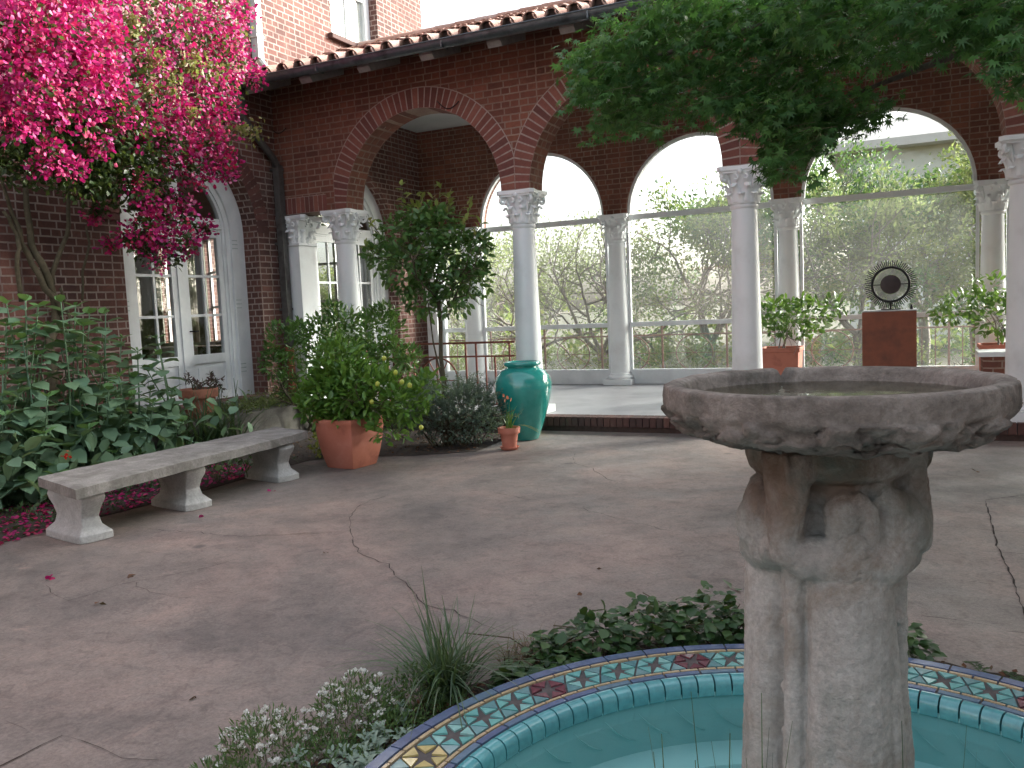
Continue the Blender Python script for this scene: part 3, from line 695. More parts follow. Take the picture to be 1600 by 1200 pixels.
# ridge
for k in range(36):
    xa = -.95+k*.37; v = []
    for xx, r in ((xa, .11), (xa+.41, .10)):
        for j in range(NS+1): v.append((xx, RY+r*math.cos(math.pi*j/NS), rz(RY)+.06+r*math.sin(math.pi*j/NS)))
    cov.add(v, [(j, j+1, NS+1+j+1, NS+1+j) for j in range(NS)])
cov.build('clay_tiles', M['rooftile'], roof, True, angle=50); mouth.build('tile_mouths', M['tile_dark'], roof)
mb = MB(); n = 8
v = []
for xx in (-.97, 12.4):
    for q in (1, .88):
        for k in range(n+1):
            a = math.pi+math.pi*k/n; v.append((xx, -1.05+.075*q*math.cos(a), 4.575+.085*q*math.sin(a)))
m_ = n+1; f = []
for k in range(n): f += [(k, k+1, 2*m_+k+1, 2*m_+k), (m_+k+1, m_+k, 3*m_+k, 3*m_+k+1), (k, m_+k, m_+k+1, k+1), (2*m_+k+1, 3*m_+k+1, 3*m_+k, 2*m_+k)]
f += [(0, 2*m_, 3*m_, m_), (n, m_+n, 3*m_+n, 2*m_+n)]
mb.add(v, f); mb.tube([(-.97, -1.125, 4.578), (12.4, -1.125, 4.578)], .011, 6); mb.tube([(-.97, -.975, 4.578), (12.4, -.975, 4.578)], .009, 6)
for xx in np.arange(.5, 12.4, 1.83): mb.box((xx, -1.128, 4.49), (xx+.02, -.972, 4.584))
mb.build('gutter', M['gutter'], roof, True, angle=40)
for k in range(14):
    xx = -.72+k*.915
    mb = MB(); yf = -.90
    prof = [(yf, rz(yf)-.09-.10), (yf-.05, rz(yf-.05)-.09-.03), (yf-.05, rz(yf-.05)-.075), (.15, rz(.15)-.075), (.15, rz(.15)-.21)]
    v = [(xx-.09, y, z) for y, z in prof]+[(xx+.09, y, z) for y, z in prof]; q = len(prof)
    mb.add(v, [tuple(range(q)), tuple(range(2*q-1, q-1, -1))]+[(j, q+j, q+(j+1) % q, (j+1) % q) for j in range(q)])
    mb.build('rafter', M['rafter'], roof)
# ================================================================== HOUSE
HX = -1.0
HOUSE = empty('brick_house', (-1.0, -2.05, G), 'dark brick house with arched white french doors and a bright upper window', 'house')
D1, D2, HW = -1.85, 1.70, 1.15
opens = [(D1-HW, D1+HW, .32, 2.60, True), (D2-1.15, D2+1.15, 0.0, 2.66, True), (1.36, 2.69, 5.86, 7.7, False)]
wall('front_wall', 0, HX, HX-.35, -16.9, 4.2, -.6, 9.2, opens, M['brick_house'], HOUSE)
mb = MB(); arch_ring(mb, 0, HX, 1, D1, 2.60, HW+.005, HW+.25, th=.02)
mb.build('door_arch_brickwork', unit_brick('house_arch_brick', [(.15, .06, .05), (.10, .045, .04), (.19, .08, .065)]), HOUSE)
# rear rooms: side walls, floors, roof
wn = [(-7.9, -6.9, .95, 3.2, False), (-6.55, -5.2, .95, 3.2, False), (-4.4, -2.6, .95, 3.2, False)]
wall('side_wall', 1, 4.2, 3.9, -9, HX-.352, -.6, 9.2, wn, M['brick_house'], HOUSE)
mb = MB(); mb.box((-9.3, -9.5, -.6), (-9, 4.2, 9.2)); mb.box((-9, -9.5, -.6), (HX-.352, -9.2, 9.2)); mb.build('back_wall', M['brick_house'], HOUSE)
mb = MB(); mb.box((-9.3, -9.5, 9.202), (HX+.10, 4.3, 9.4)); mb.build('flat_roof', M['wood_dark'], HOUSE)
mb = MB(); mb.box((-8.99, -9.19, .1), (HX-.36, 3.89, .30)); mb.build('room_floor', M['brown'], HOUSE)
mb = MB(); mb.box((-8.99, -9.19, 4.2), (HX-.36, 3.89, 4.4)); mb.box((-8.99, -9.19, .302), (-8.9, 3.89, 4.198)); mb.build('room_lining', M['inner'], HOUSE)
wall('room_wall', 1, 3.89, 3.86, -8.88, HX-.365, .302, 4.198, wn, M['inner'], HOUSE)
mb = MB(); mb.box((-8.8, 3.2, .305), (-2.2, 3.8, .88)); mb.box((-5.6, -.6, .305), (-3.4, .4, 1.0)); mb.build('sideboard', M['brown'], HOUSE, bevel=.01)
mb = MB()
for a, b, zb, zt, _ in wn:
    for xx in np.linspace(a, b, 4): mb.box((xx-.03, 4.0, zb), (xx+.03, 4.06, zt))
    for zz in np.linspace(zb, zt, 4): mb.box((a, 4.0, zz-.025), (b, 4.06, zz+.025))
mb.build('far_window', M['white2'], HOUSE)
for xx in (-6.85, -5.05, -4.55):
    mb = MB(); k = 24; P0 = [(xx-.02+.30*i/k-.14, 3.72+.035*math.sin(i*1.7)) for i in range(k+1)]
    mb.add([(x, y, .95) for x, y in P0]+[(x, y, 3.4) for x, y in P0], [(i, i+1, k+2+i, k+1+i) for i in range(k)]); mb.build('curtain', M['curtain'], HOUSE)
def arched_door(cy, hw, zb, zs, xf, casing, name):
    """white arched double door in a wall facing +X; xf is the face of the casing"""
    fr = MB(); n = 28; ri, ro = hw-casing, hw-.004
    # wide moulded casing: three stepped bands
    for (ra, rb, x0, x1) in ((ri+.07, ro, xf-.10, xf), (ri+.0, ri+.072, xf-.12, xf-.035), (ri-.04, ri+.002, xf-.12, xf-.06)):
        for i in range(n):
            a0, a1 = math.pi*i/n, math.pi*(i+1)/n; v = []
            for xx in (x1, x0):
                for a, r in ((a0, ra), (a1, ra), (a1, rb), (a0, rb)): v.append((xx, cy+r*math.cos(a), zs+r*math.sin(a)))
            fr.add(v, [(0, 1, 2, 3), (7, 6, 5, 4), (0, 4, 5, 1), (2, 6, 7, 3)])
        for s_ in (-1, 1):
            ya, yb = sorted((cy+s_*ra, cy+s_*rb)); fr.box((x0, ya, zb), (x1, yb, zs))
    door = fr.build(name, M['white2'], HOUSE)
    # carved reeding on the casing
    cv = MB()
    for s_ in (-1, 1):
        for zc in (.72, 1.62, 2.45):
            for d in (-.055, 0, .055): cv.box((xf, cy+s_*(hw-.19)-.05, zb-.32+zc+d-.006), (xf+.006, cy+s_*(hw-.19)+.05, zb-.32+zc+d+.006))
    cv.build('carving', M['pipe_pale'], door)
    xi = xf-.07; y0, y1 = cy-ri+.04, cy+ri-.04; zt = zs+.02
    tr = MB(); tr.box((xi-.08, y0, zt), (xi, y1, zt+.17)); tr.box((xi-.001, y0+.001, zt+.03), (xi+.025, y1-.001, zt+.075)); tr.box((xi-.08, cy-.07, zt+.171), (xi+.003, cy+.07, zs+ri-.02)); tr.build('transom', M['white2'], door)
    zr = zb+.57
    for s_ in (-1, 1):
        lf = MB(); a, b = sorted((cy+s_*.055, y1 if s_ > 0 else y0)); st = .085
        lf.box((xi-.07, a, zb), (xi-.01, a+st, zt)); lf.box((xi-.07, b-st, zb), (xi-.01, b, zt))
        for za, zc in ((zb, zb+.12), (zr-.06, zr+.06), (zt-.09, zt)): lf.box((xi-.068, a+st, za), (xi-.012, b-st, zc))
        lf.box((xi-.05, a+st, zb+.12), (xi-.035, b-st, zr-.06)); lf.box((xi-.037, a+st+.07, zb+.18), (xi-.022, b-st-.07, zr-.12))
        m_ = (a+b)/2; zq = [zr+.06+(zt-.09-zr-.06)*q/3 for q in range(4)]
        lf.box((xi-.055, m_-.017, zr+.06), (xi-.018, m_+.017, zt-.09))
        for q in zq[1:3]: lf.box((xi-.053, a+st, q-.017), (xi-.020, m_-.0172, q+.017)); lf.box((xi-.053, m_+.0172, q-.017), (xi-.020, b-st, q+.017))
        leaf = lf.build('door_leaf', M['white2'], door)
        g = MB(); g.add([(xi-.038, a+st, zr+.06), (xi-.038, b-st, zr+.06), (xi-.038, b-st, zt-.09), (xi-.038, a+st, zt-.09)], [(0, 1, 2, 3)]); g.build('pane', M['doorglass'], leaf)
        if s_ > 0:
            h = MB(); h.tube([(xi-.01, a+.045, zb+.95), (xi+.04, a+.045, zb+.95), (xi+.045, a+.14, zb+.95)], .010, 6); h.build('handle', M['iron'], leaf, True)
    mu = MB(); mu.box((xi-.065, cy-.054, zb), (xi+.008, cy+.054, zt)); mu.build('mullion', M['white2'], door)
    g = MB(); g.add([(xi-.03, cy+(ri-.03)*math.cos(a), zs+(ri-.03)*math.sin(a)) for a in np.linspace(.16, math.pi-.16, 25)], [tuple(range(25))]); g.build('fanlight_pane', M['doorglass'], door)
    return door
arched_door(D1, HW, .32, 2.60, HX-.25, .32, 'french_door')
arched_door(D2, 1.15, 0.0, 2.66, HX-.19, .30, 'french_door')
# upper window
w = MB(); x0 = HX-.24
for y0, y1, z0, z1 in ((1.362, 1.50, 5.862, 7.69), (2.55, 2.688, 5.862, 7.69), (1.5, 2.55, 5.862, 5.98), (1.5, 2.55, 7.56, 7.69)): w.box((x0, y0, z0), (x0+.08, y1, z1))
w.box((x0+.01, 1.5, 6.72), (x0+.06, 2.55, 6.79)); w.box((x0+.012, 2.03, 5.98), (x0+.055, 2.09, 6.72))
uw = w.build('upper_window', M['white2'], HOUSE)
g = MB(); g.box((x0-.02, 1.49, 5.9), (x0, 2.56, 7.6)); g.build('blind', M['blind'], uw)
g = MB(); g.add([(x0+.03, 1.5, 5.98), (x0+.03, 2.55, 5.98), (x0+.03, 2.55, 7.56), (x0+.03, 1.5, 7.56)], [(0, 1, 2, 3)]); g.build('pane', M['doorglass'], uw)
g = MB(); g.box((HX-.22, 1.25, 5.77), (HX+.09, 2.75, 5.856)); g.build('sill', M['step_brick'], uw, bevel=.012)
# downspouts
d = MB(); xx = -.90
d.box((xx-.06, -1.06, 4.30), (xx+.06, -.93, 4.52)); d.tube([(xx, -1.0, 4.34), (xx, -.99, 4.16)], .055, 10); d.tube([(xx, -.99, 4.18), (xx, -.90, 4.10), (xx, -.36, 3.66), (xx, -.285, 3.54)], [.05, .052, .052, .05], 10)
d.box((xx-.055, -.34, 1.36), (xx+.05, -.235, 3.58))
for z in (3.5, 2.45, 1.5): d.box((xx-.10, -.345, z), (xx+.06, -.230, z+.035))
d.box((xx-.05, -.335, .95), (xx+.045, -.24, 1.359)); d.build('downspout', M['pipe'], HOUSE, True, angle=35)
d = MB(); d.box((-.985, -.56, 5.02), (-.87, -.45, 9.15)); d.tube([(-.93, -.50, 5.03), (-.90, -.40, 4.92), (-.88, -.30, 4.90)], .05, 8)
for z in (5.3, 7.2): d.box((-.995, -.58, z), (-.862, -.43, z+.04))
d.build('upper_downspout', M['pipe_pale'], HOUSE, True, angle=35)
d = MB(); d.tube([(-.90, -.29, .94), (-.90, -.29, .30), (-.88, -.31, .08), (-.80, -.38, -.02), (-.72, -.44, -.12), (-.70, -.46, -.2)], [.06, .06, .075, .095, .10, .08], 12)
d.tube([(-.90, -.29, .97), (-.90, -.29, .90)], .075, 12); d.build('drain_pipe', M['terracotta'], HOUSE, True, angle=50)
d = MB(); d.box((-1.0, -3.9, -.3), (-.28, -.62, .21)); d.build('ledge', M['ledge'], HOUSE, bevel=.015)
d = MB(); d.box((-1.28, D1-HW-.03, .19), (-.93, D1+HW+.03, .315)); d.build('door_sill', M['ledge'], HOUSE, bevel=.01)

# unseen walls added behind and right of the viewer to cut the sky light
WG = empty('unseen_shade_walls', (14, -10, G), 'plain unseen walls added behind the viewer and to the right to shade the courtyard', 'unseen shade wall')
mb = MB(); mb.box((11.0, -16.5, -.6), (11.4, -.5, 7.2)); mb.box((-1.0, -16.9, -.6), (11.4, -16.5, 2.6)); mb.build('wall', M['house_far'], WG)
mb = MB(); mb.box((10.6, -17.2, 7.202), (14, -.5, 7.35)); mb.box((-1.0, -17.0, 2.602), (10.99, -16.4, 2.68)); mb.build('roof', M['rooftile'], WG)
# ================================================================== OBJECTS
# ------------------------------------------------------------------ stone bench
B = empty('stone_bench', (1.65, -4.8, G), 'long weathered stone bench on three carved legs below the pink vine', 'bench')
bl, fl, fr_, br_ = np.array([1.24, -5.90]), np.array([2.03, -6.18]), np.array([1.90, -3.46]), np.array([1.30, -3.24])
mb = MB(); nu, nv = 60, 10; v = []; f = []
for side, z in ((0, .175), (1, .272)):
    for i in range(nu+1):
        for j in range(nv+1):
            a = bl+(br_-bl)*i/nu; b = fl+(fr_-fl)*i/nu; p = a+(b-a)*j/nv
            e = min(i, nu-i, 3)/3; e2 = min(j, nv-j, 1); rough = mnoise.noise(Vector((p[0]*5, p[1]*5, z*9)))
            edge = (i in (0, nu)) or (j in (0, nv))
            q = p+(np.array([mnoise.noise(Vector((p[0]*9, p[1]*9, 3))), mnoise.noise(Vector((p[0]*9, p[1]*9, 7)))])*.018 if edge else 0)
            v.append((q[0], q[1], z+rough*.006-(.012 if edge and side else 0)+(.01 if edge and not side else 0)))
k = (nu+1)*(nv+1); idx = lambda s, i, j: s*k+i*(nv+1)+j
for i in range(nu):
    for j in range(nv):
        f += [(idx(1, i, j), idx(1, i+1, j), idx(1, i+1, j+1), idx(1, i, j+1)), (idx(0, i, j), idx(0, i, j+1), idx(0, i+1, j+1), idx(0, i+1, j))]
for i in range(nu):
    for j in (0, nv): f.append((idx(0, i, j), idx(0, i+1, j), idx(1, i+1, j), idx(1, i, j)))
for j in range(nv):
    for i in (0, nu): f.append((idx(0, i, j), idx(0, i, j+1), idx(1, i, j+1), idx(1, i, j)))
mb.add(v, f); mb.build('seat', M['bench'], B, True, angle=45)
def bench_leg(t):
    c = (bl+fl)/2*(1-t)+(br_+fr_)/2*t; c = c+np.array([.02, 0])
    w = fl*(1-t)+fr_*t-(bl*(1-t)+br_*t); ux = w/np.linalg.norm(w); ux = unit(ux*.6+np.array([1, 0.])*.4); uy = np.array([-ux[1], ux[0]])
    # S-profile along the bench depth (hu) and the leg thickness (hv) at each height
    prof = [(0, .285, .135), (.055, .285, .135), (.075, .262, .115), (.11, .225, .082), (.17, .205, .072), (.235, .232, .080), (.285, .272, .092), (.32, .285, .098), (.345, .275, .094), (.357, .262, .088)]
    m = MB(); v = []; n = 0
    for z, hu, hv in prof:
        ring = []
        for s1, s2 in ((-1, -1), (-.4, -1.0), (.4, -1.0), (1, -1), (1, -.3), (1, .3), (1, 1), (.4, 1), (-.4, 1), (-1, 1), (-1, .3), (-1, -.3)):
            g = .93 if abs(s1) == 1 and abs(s2) == 1 else 1
            p = c+ux*s1*hu*g+uy*s2*hv*g; ring.append((p[0], p[1], G+z))
        n = len(ring); v += ring
    f = [tuple(range(n-1, -1, -1)), tuple((len(prof)-1)*n+j for j in range(n))]
    for i in range(len(prof)-1):
        for j in range(n): f.append((i*n+j, i*n+(j+1) % n, (i+1)*n+(j+1) % n, (i+1)*n+j))
    m.add(v, f); return m
for t in (.055, .43, .865): bench_leg(t).build('leg', M['leg_stone'], B, True, angle=38, bevel=.006)
# ------------------------------------------------------------------ turquoise jar
JX, JY = 3.15, -1.0
J = MB(); pr = [(.0, 0), (.165, 0), (.172, .012), (.21, .12), (.27, .30), (.32, .47), (.345, .60), (.343, .68), (.318, .755), (.27, .815), (.215, .85), (.188, .862), (.186, .872), (.215, .882), (.226, .90), (.22, .922), (.20, .93), (.178, .925), (.165, .90), (.16, .86), (.19, .82), (.25, .74), (.28, .6), (.2, .2), (0, .1)]
J.lathe([(max(r, .001), z) for r, z in pr], 56, (JX, JY, G+.004), cap=False)
jar = J.build('glazed_jar', M['jar'], None, True); tag(jar, 'tall turquoise glazed jar standing by the loggia step', 'jar')
# ------------------------------------------------------------------ small terracotta pot in front of the jar
def flower_pot(root, c, h, rt, rb, mat, saucer=True, rim=.28):
    x, y, z = c; z0 = z+(.012 if saucer else 0)
    mb = MB(); mb.lathe([(.001, 0), (rb, 0), (rb+(rt*.9-rb)*(1-rim), h*(1-rim)), (rt, h*(1-rim)+.002), (rt*1.04, h*.97), (rt*1.02, h), (rt*.9, h), (rt*.86, h*.9), (rt*.8, h*.86), (.001, h*.87)], 28, (x, y, z0), cap=False)
    mb.build('pot', mat, root, True, angle=40)
    s = MB(); s.lathe([(.001, h*.875), (rt*.84, h*.885)], 20, (x, y, z0), cap=False); s.build('soil', M['soil'], root)
    if saucer:
        s = MB(); s.lathe([(.001, 0), (rb*1.15, 0), (rb*1.42, .028), (rb*1.36, .032), (rb*1.1, .012), (.001, .011)], 28, (x, y, z), cap=False); s.build('saucer', mat, root, True, angle=40)
    return z0+h*.88
SPX, SPY = 3.285, -1.72
T = empty('potted_plant', (SPX, SPY, G), 'small terracotta pot with a thin strappy plant beside the turquoise jar', 'potted plant')
zt = flower_pot(T, (SPX, SPY, G+.004), .235, .122, .078, M['terracotta'])
n = 22; base = np.c_[SPX+rng.normal(size=n)*.025, SPY+rng.normal(size=n)*.025, np.full(n, zt-.01)]
blades('leaves', base, rng.uniform(0, 6.28, n), rng.uniform(.16, .34, n), rng.uniform(.008, .013, n), rng.uniform(.0, .35, n), M['l_citrus'], T, lean=rng.uniform(.1, .45, n))
n = 4; base = np.c_[SPX+.06+rng.normal(size=n)*.02, SPY-.05+rng.normal(size=n)*.02, np.full(n, zt-.01)]
blades('withered_leaves', base, rng.uniform(-.6, .3, n), rng.uniform(.24, .32, n), np.full(n, .016), rng.uniform(1.1, 1.3, n), M['l_yellow'], T, lean=np.full(n, .5))
P = np.array([[SPX-.03, SPY, zt+.30], [SPX+.01, SPY-.01, zt+.34], [SPX-.05, SPY+.02, zt+.36], [SPX+.03, SPY, zt+.31]])
leaves('flowers', P, rand_dir(rng, 4)*.5+np.array([0, 0, 1.]), rand_dir(rng, 4), .05, .03, T_BRACT, M['petal_orange'], T)
# ------------------------------------------------------------------ square terracotta planter with a lime bush
PX, PY = 2.03, -2.94
PL = empty('potted_lime', (PX, PY, G), 'leafy lime bush in a big square terracotta planter beside the bench', 'potted tree')
mb = MB(); prof = [(z, h*.90) for z, h in [(0, .205), (.02, .212), (.15, .248), (.28, .272), (.40, .286), (.455, .292), (.47, .302), (.505, .302), (.512, .296), (.512, .262), (.46, .252), (.455, .02)]]
v = []; n = 20; ca, sa = math.cos(R(-7)), math.sin(R(-7))
for z, h in prof:
    for k in range(n):
        s_ = k//5; t = (k % 5)/5*2-1
        a, b = [(t, -1), (1, t), (-t, 1), (-1, -t)][s_]
        q = .955 if k % 5 == 0 else 1.0
        bul = 1+.02*(1-t*t)
        x, y = a*h*q*(bul if abs(a) == 1 and k % 5 else 1), b*h*q*(bul if abs(b) == 1 and k % 5 else 1)
        v.append((PX+x*ca-y*sa, PY+x*sa+y*ca, G+.004+z))
f = [tuple(range(n-1, -1, -1)), tuple((len(prof)-1)*n+j for j in range(n))]
for i in range(len(prof)-1):
    for j in range(n): f.append((i*n+j, i*n+(j+1) % n, (i+1)*n+(j+1) % n, (i+1)*n+j))
mb.add(v, f); mb.build('planter', M['terracotta'], PL, True, angle=50)
mb = MB(); mb.add([(PX+x*ca-y*sa, PY+x*sa+y*ca, G+.47) for x, y in ((-.225, -.225), (.225, -.225), (.225, .225), (-.225, .225))], [(0, 1, 2, 3)]); mb.build('soil', M['soil'], PL)
mb = MB(); tips = []
for a in np.linspace(0, 6.28, 8)[:-1]:
    branching(mb, rng, (PX+.05*math.cos(a), PY+.05*math.sin(a), G+.46), (math.cos(a)*.6+.25, math.sin(a)*.6, 1), .34, .012, 2, tips, .7, 5, .0, 3)
mb.build('branches', M['twig'], PL, True)
blobs = [((PX-.12, PY, .62), (.34, .34, .30), 3), ((PX+.15, PY-.05, .62), (.34, .34, .30), 3), ((PX-.28, PY-.1, .50), (.26, .26, .24), 1.6), ((PX+.40, PY-.02, .58), (.30, .3, .26), 2), ((PX+.68, PY+.0, .50), (.22, .24, .24), 1.1), ((PX-.08, PY, .90), (.3, .3, .26), 1.9), ((PX+.55, PY-.1, .25), (.22, .2, .16), .6), ((PX+.0, PY-.12, .40), (.3, .2, .12), .9), ((PX+.9, PY+.1, .62), (.14, .18, .2), .5)]
P, Dr, Nn = cloud(rng, blobs, 2700, .25, .8)
leaves('foliage', P, Dr, Nn, rng.uniform(.07, .125, len(P)), rng.uniform(.036, .058, len(P)), T_OVAL, M['l_citrus'], PL)
for (px, py) in [(658, 668), (628, 597), (590, 600), (640, 602), (581, 628), (618, 582), (600, 560)]:
    p = at(px, py, 1, PY-.26); mb = MB(); mb.lathe([(.001, -.026), (.017, -.02), (.024, 0), (.019, .016), (.005, .027), (.001, .028)], 12, p, cap=False); mb.build('lime_fruit', M['lime'], PL, True)
# ------------------------------------------------------------------ pot with a succulent on the ledge
SX, SY = -.62, -2.38
T = empty('potted_succulent', (SX, SY, .21), 'old terracotta pot with a leggy purple succulent on the ledge under the door', 'potted plant')
zt = flower_pot(T, (SX, SY, .214), .36, .235, .16, M['oldpot'], False, .3)
mb = MB(); tips = []
for a in (0.3, 1.4, 2.8, 4.6): branching(mb, rng, (SX+.06*math.cos(a), SY+.06*math.sin(a), zt-.01), (.35*math.cos(a), .5*math.sin(a)+.3, .8), .16, .012, 1, tips, .7, 5)
mb.build('stems', M['twig'], T, True)
P = []; Dd = []
for p, d in tips:
    for k in range(7): P.append(p); Dd.append(unit(rng.normal(size=3)+d))
leaves('leaves', np.array(P), np.array(Dd), rand_dir(rng, len(P)), .07, .022, T_OVAL, leaf_mat('purple_succulent_leaf', [(.07, .04, .045), (.11, .06, .06), (.06, .07, .045)], .5, .1), T)
# ------------------------------------------------------------------ red iron railing between the first columns
RL = empty('railing', (1.4, 0, 0), 'red iron railing with a circle motif between the first two loggia columns', 'railing')
mb = MB(); x0, x1 = .22, 2.60
for z, w in ((.945, .028), (.76, .022), (.11, .022)): mb.box((x0, -w/2, z-w/2), (x1, w/2, z+w/2))
mb.build('rails', M['rust'], RL)
for x in (.235, .60, 1.03, 1.40, 1.86, 2.02, 2.30, 2.52):
    mb = MB()
    top = .932 if x in (.235, .60, 1.03, 1.86, 2.02, 2.52) else .75
    mb.box((x-.011, -.0105, .0 if x in (.235, 2.52) else .121), (x+.011, .0105, top)); mb.build('post', M['rust'], RL)
for x in (2.16, .42): mb = MB(); mb.box((x-.008, -.008, .121), (x+.008, .008, .749)); mb.build('post', M['rust'], RL)
for cx in (1.42,):
    mb = MB(); mb.tube([(cx+.30*math.cos(a), 0, .435+.31*math.sin(a)) for a in np.linspace(0, 2*math.pi, 33)[:-1]], .013, 6, closed=True)
    for a in (0, math.pi/3, 2*math.pi/3): mb.bar((cx-.29*math.cos(a), .003*a, .435-.30*math.sin(a)), (cx+.29*math.cos(a), .003*a, .435+.30*math.sin(a)), .012, .012)
    mb.build('circle_motif', M['rust'], RL, True, angle=40)
# ------------------------------------------------------------------ railing outside the glass
YR = D+1.15
RO = empty('railing', (4, YR, -.62), 'faded rust railing of overlapping rings outside the loggia glass', 'railing')
mb = MB()
for z in (.98, .78, .12): mb.box((-1.5, YR-.014, z-.014), (12.5, YR+.014, z+.014))
mb.build('rails', M['rust_out'], RO)
for x in np.arange(-1.4, 12.5, 1.16):
    mb = MB(); mb.box((x-.016, YR-.016, -.62), (x+.016, YR+.016, 1.0)); mb.build('post', M['rust_out'], RO)
    mb = MB()
    if -1.3 < x < 5.8:
        mb.tube([(x+.58+.33*math.cos(a), YR, .45+.32*math.sin(a)) for a in np.linspace(0, 2*math.pi, 29)[:-1]], .012, 5, closed=True)
        for a in (math.pi/4, 3*math.pi/4, 0): mb.bar((x+.58-.5*math.cos(a), YR+.004*a, .45-.32*math.sin(a)), (x+.58+.5*math.cos(a), YR+.004*a, .45+.32*math.sin(a)), .011, .011)
    else:
        for xx in np.linspace(x, x+1.16, 7)[1:-1]: mb.box((xx-.008, YR-.008, .12), (xx+.008, YR+.008, .78))
    mb.build('ring_panel', M['rust_out'], RO, True, angle=40)
mb = MB(); mb.box((-9.3, D+.3, -.75), (13, YR+.25, -.06)); o = mb.build('terrace', M['ledge']); o['kind'] = 'structure'
# ------------------------------------------------------------------ sunburst sculpture on a rusted plinth
KX, KY = 7.08, 2.25
mb = MB(); mb.box((KX-.325, KY-.325, 0), (KX+.325, KY+.325, 1.125)); pl = mb.build('plinth', M['corten'], None, bevel=.008); tag(pl, 'rust red steel plinth carrying the sunburst sculpture', 'plinth')
mb = MB(); mb.box((KX-.328, KY-.328, 1.126), (KX+.328, KY+.328, 1.140)); mb.build('top_plate', M['steel'], pl)
S_ = empty('sunburst_sculpture', (KX+.02, KY, 1.14), 'dark metal sunburst ring of fine spikes mounted on the rust red plinth', 'sculpture')
cx, cy, cz = KX+.015, KY-.02, 1.14+.335
mb = MB(); mb.tube([(cx+.225*math.cos(a), cy, cz+.225*math.sin(a)) for a in np.linspace(0, 2*math.pi, 49)[:-1]], .017, 8, closed=True); mb.build('ring', M['iron'], S_, True)
mb = MB(); v = [(cx+.125*math.cos(a), cy-.03, cz+.125*math.sin(a)) for a in np.linspace(0, 2*math.pi, 33)[:-1]]; v2 = [(x, cy+.03, z) for x, _, z in v]
mb.add(v+v2+[(cx, cy-.055, cz)], [(i, (i+1) % 32, 64) for i in range(32)]+[tuple(range(63, 31, -1))]+[(i, (i+1) % 32, 32+(i+1) % 32, 32+i) for i in range(32)]); mb.build('disc', noisy('bronze_disc', [(.035, .025, .025), (.06, .04, .04)], 10, .5, .2, metal=.3), S_, True, angle=40)
mb = MB(); mo_ = MB()
for i in range(96):
    a = 2*math.pi*i/96; e = .295+.012*(i % 3)
    mb.tube([(cx+.13*math.cos(a), cy+.004, cz+.13*math.sin(a)), (cx+.205*math.cos(a), cy+.004, cz+.205*math.sin(a))], [.0034, .0030], 4)
    
    if i % 4 != 3: a = 2*math.pi*(i-i//4)/72; mo_.tube([(cx+.24*math.cos(a), cy+.004, cz+.24*math.sin(a)), (cx+(e+.01)*math.cos(a), cy+.004, cz+(e+.01)*math.sin(a))], [.0062, .0050], 4)
mb.build('inner_spikes', M['silver'], S_); mo_.build('outer_spikes', M['iron'], S_)
mb = MB(); mb.tube([(cx-.22, cy-.02, cz), (cx+.22, cy-.02, cz)], .006, 5); mb.tube([(cx, cy, 1.142), (cx, cy, cz-.22)], .014, 8); mb.box((cx-.12, cy-.06, 1.141), (cx+.12, cy+.06, 1.153)); mb.build('stand', M['iron'], S_)
mb = MB(); mb.lathe([(.001, 0), (.022, 0), (.018, .02), (.012, .045), (.017, .055), (.001, .065)], 10, (KX+.265, KY-.12, 1.141), cap=False); o = mb.build('ornament', M['iron'], None, True); tag(o, 'tiny dark ornament on the right edge of the rust red plinth', 'ornament')
# ------------------------------------------------------------------ potted plants inside the loggia
def loggia_plant(x, y, w, h, label, fol, nleaf, seed):
    g = np.random.default_rng(seed)
    T = empty('potted_shrub', (x, y, 0), label, 'potted plant', 'terracotta boxes of shrubs in the loggia')
    mb = MB(); a, b = w/2*.9, w/2
    v = [(x+s*q, y+t*q, z) for z, q in ((.002, a), (h-.06, b-.01), (h-.058, b+.008), (h, b+.008), (h, b-.03), (h-.05, b-.035)) for s, t in ((-1, -1), (1, -1), (1, 1), (-1, 1))]
    mb.add(v, [(3, 2, 1, 0)]+[(i*4+j, i*4+(j+1) % 4, i*4+4+(j+1) % 4, i*4+4+j) for i in range(5) for j in range(4)]); mb.build('planter', M['terracotta'], T, bevel=.008)
    mb = MB(); mb.box((x-b+.04, y-b+.04, h-.1), (x+b-.04, y+b-.04, h-.05)); mb.build('soil', M['soil'], T)
    mb = MB(); tips = []
    for k in range(3): branching(mb, g, (x+.05*k-.05, y, h-.06), (g.normal()*.3, g.normal()*.3, 1), .34, .014, 2, tips, .6, 5)
    mb.build('branches', M['bark_pale'], T, True)
    P, Dr, Nn = cloud(g, fol, nleaf, .15, .7)
    leaves('foliage', P, Dr, Nn, g.uniform(.06, .13, len(P)), g.uniform(.035, .07, len(P)), T_OVAL, M['l_laurel'], T)
x, y = 5.66, 2.45
loggia_plant(x, y, .54, .66, 'leafy shrub in a terracotta box behind the third column', [((x, y, 1.10), (.42, .35, .26), 2), ((x+.35, y, 1.12), (.36, .3, .25), 1.6), ((x-.2, y, 1.2), (.3, .3, .2), 1), ((x+.7, y, 1.22), (.18, .2, .12), .5), ((x+.2, y, .92), (.35, .3, .16), .8)], 650, 11)
x, y = 8.42, 2.6
loggia_plant(x, y, .54, .64, 'sprawling shrub in a terracotta box at the right edge behind the white slab', [((x, y, 1.0), (.42, .35, .3), 2), ((x-.4, y, 1.15), (.38, .3, .2), 1.5), ((x-.2, y, 1.35), (.25, .25, .2), .7), ((x+.3, y, 1.2), (.3, .3, .3), 1), ((x-.65, y, 1.05), (.2, .2, .12), .5)], 650, 12)
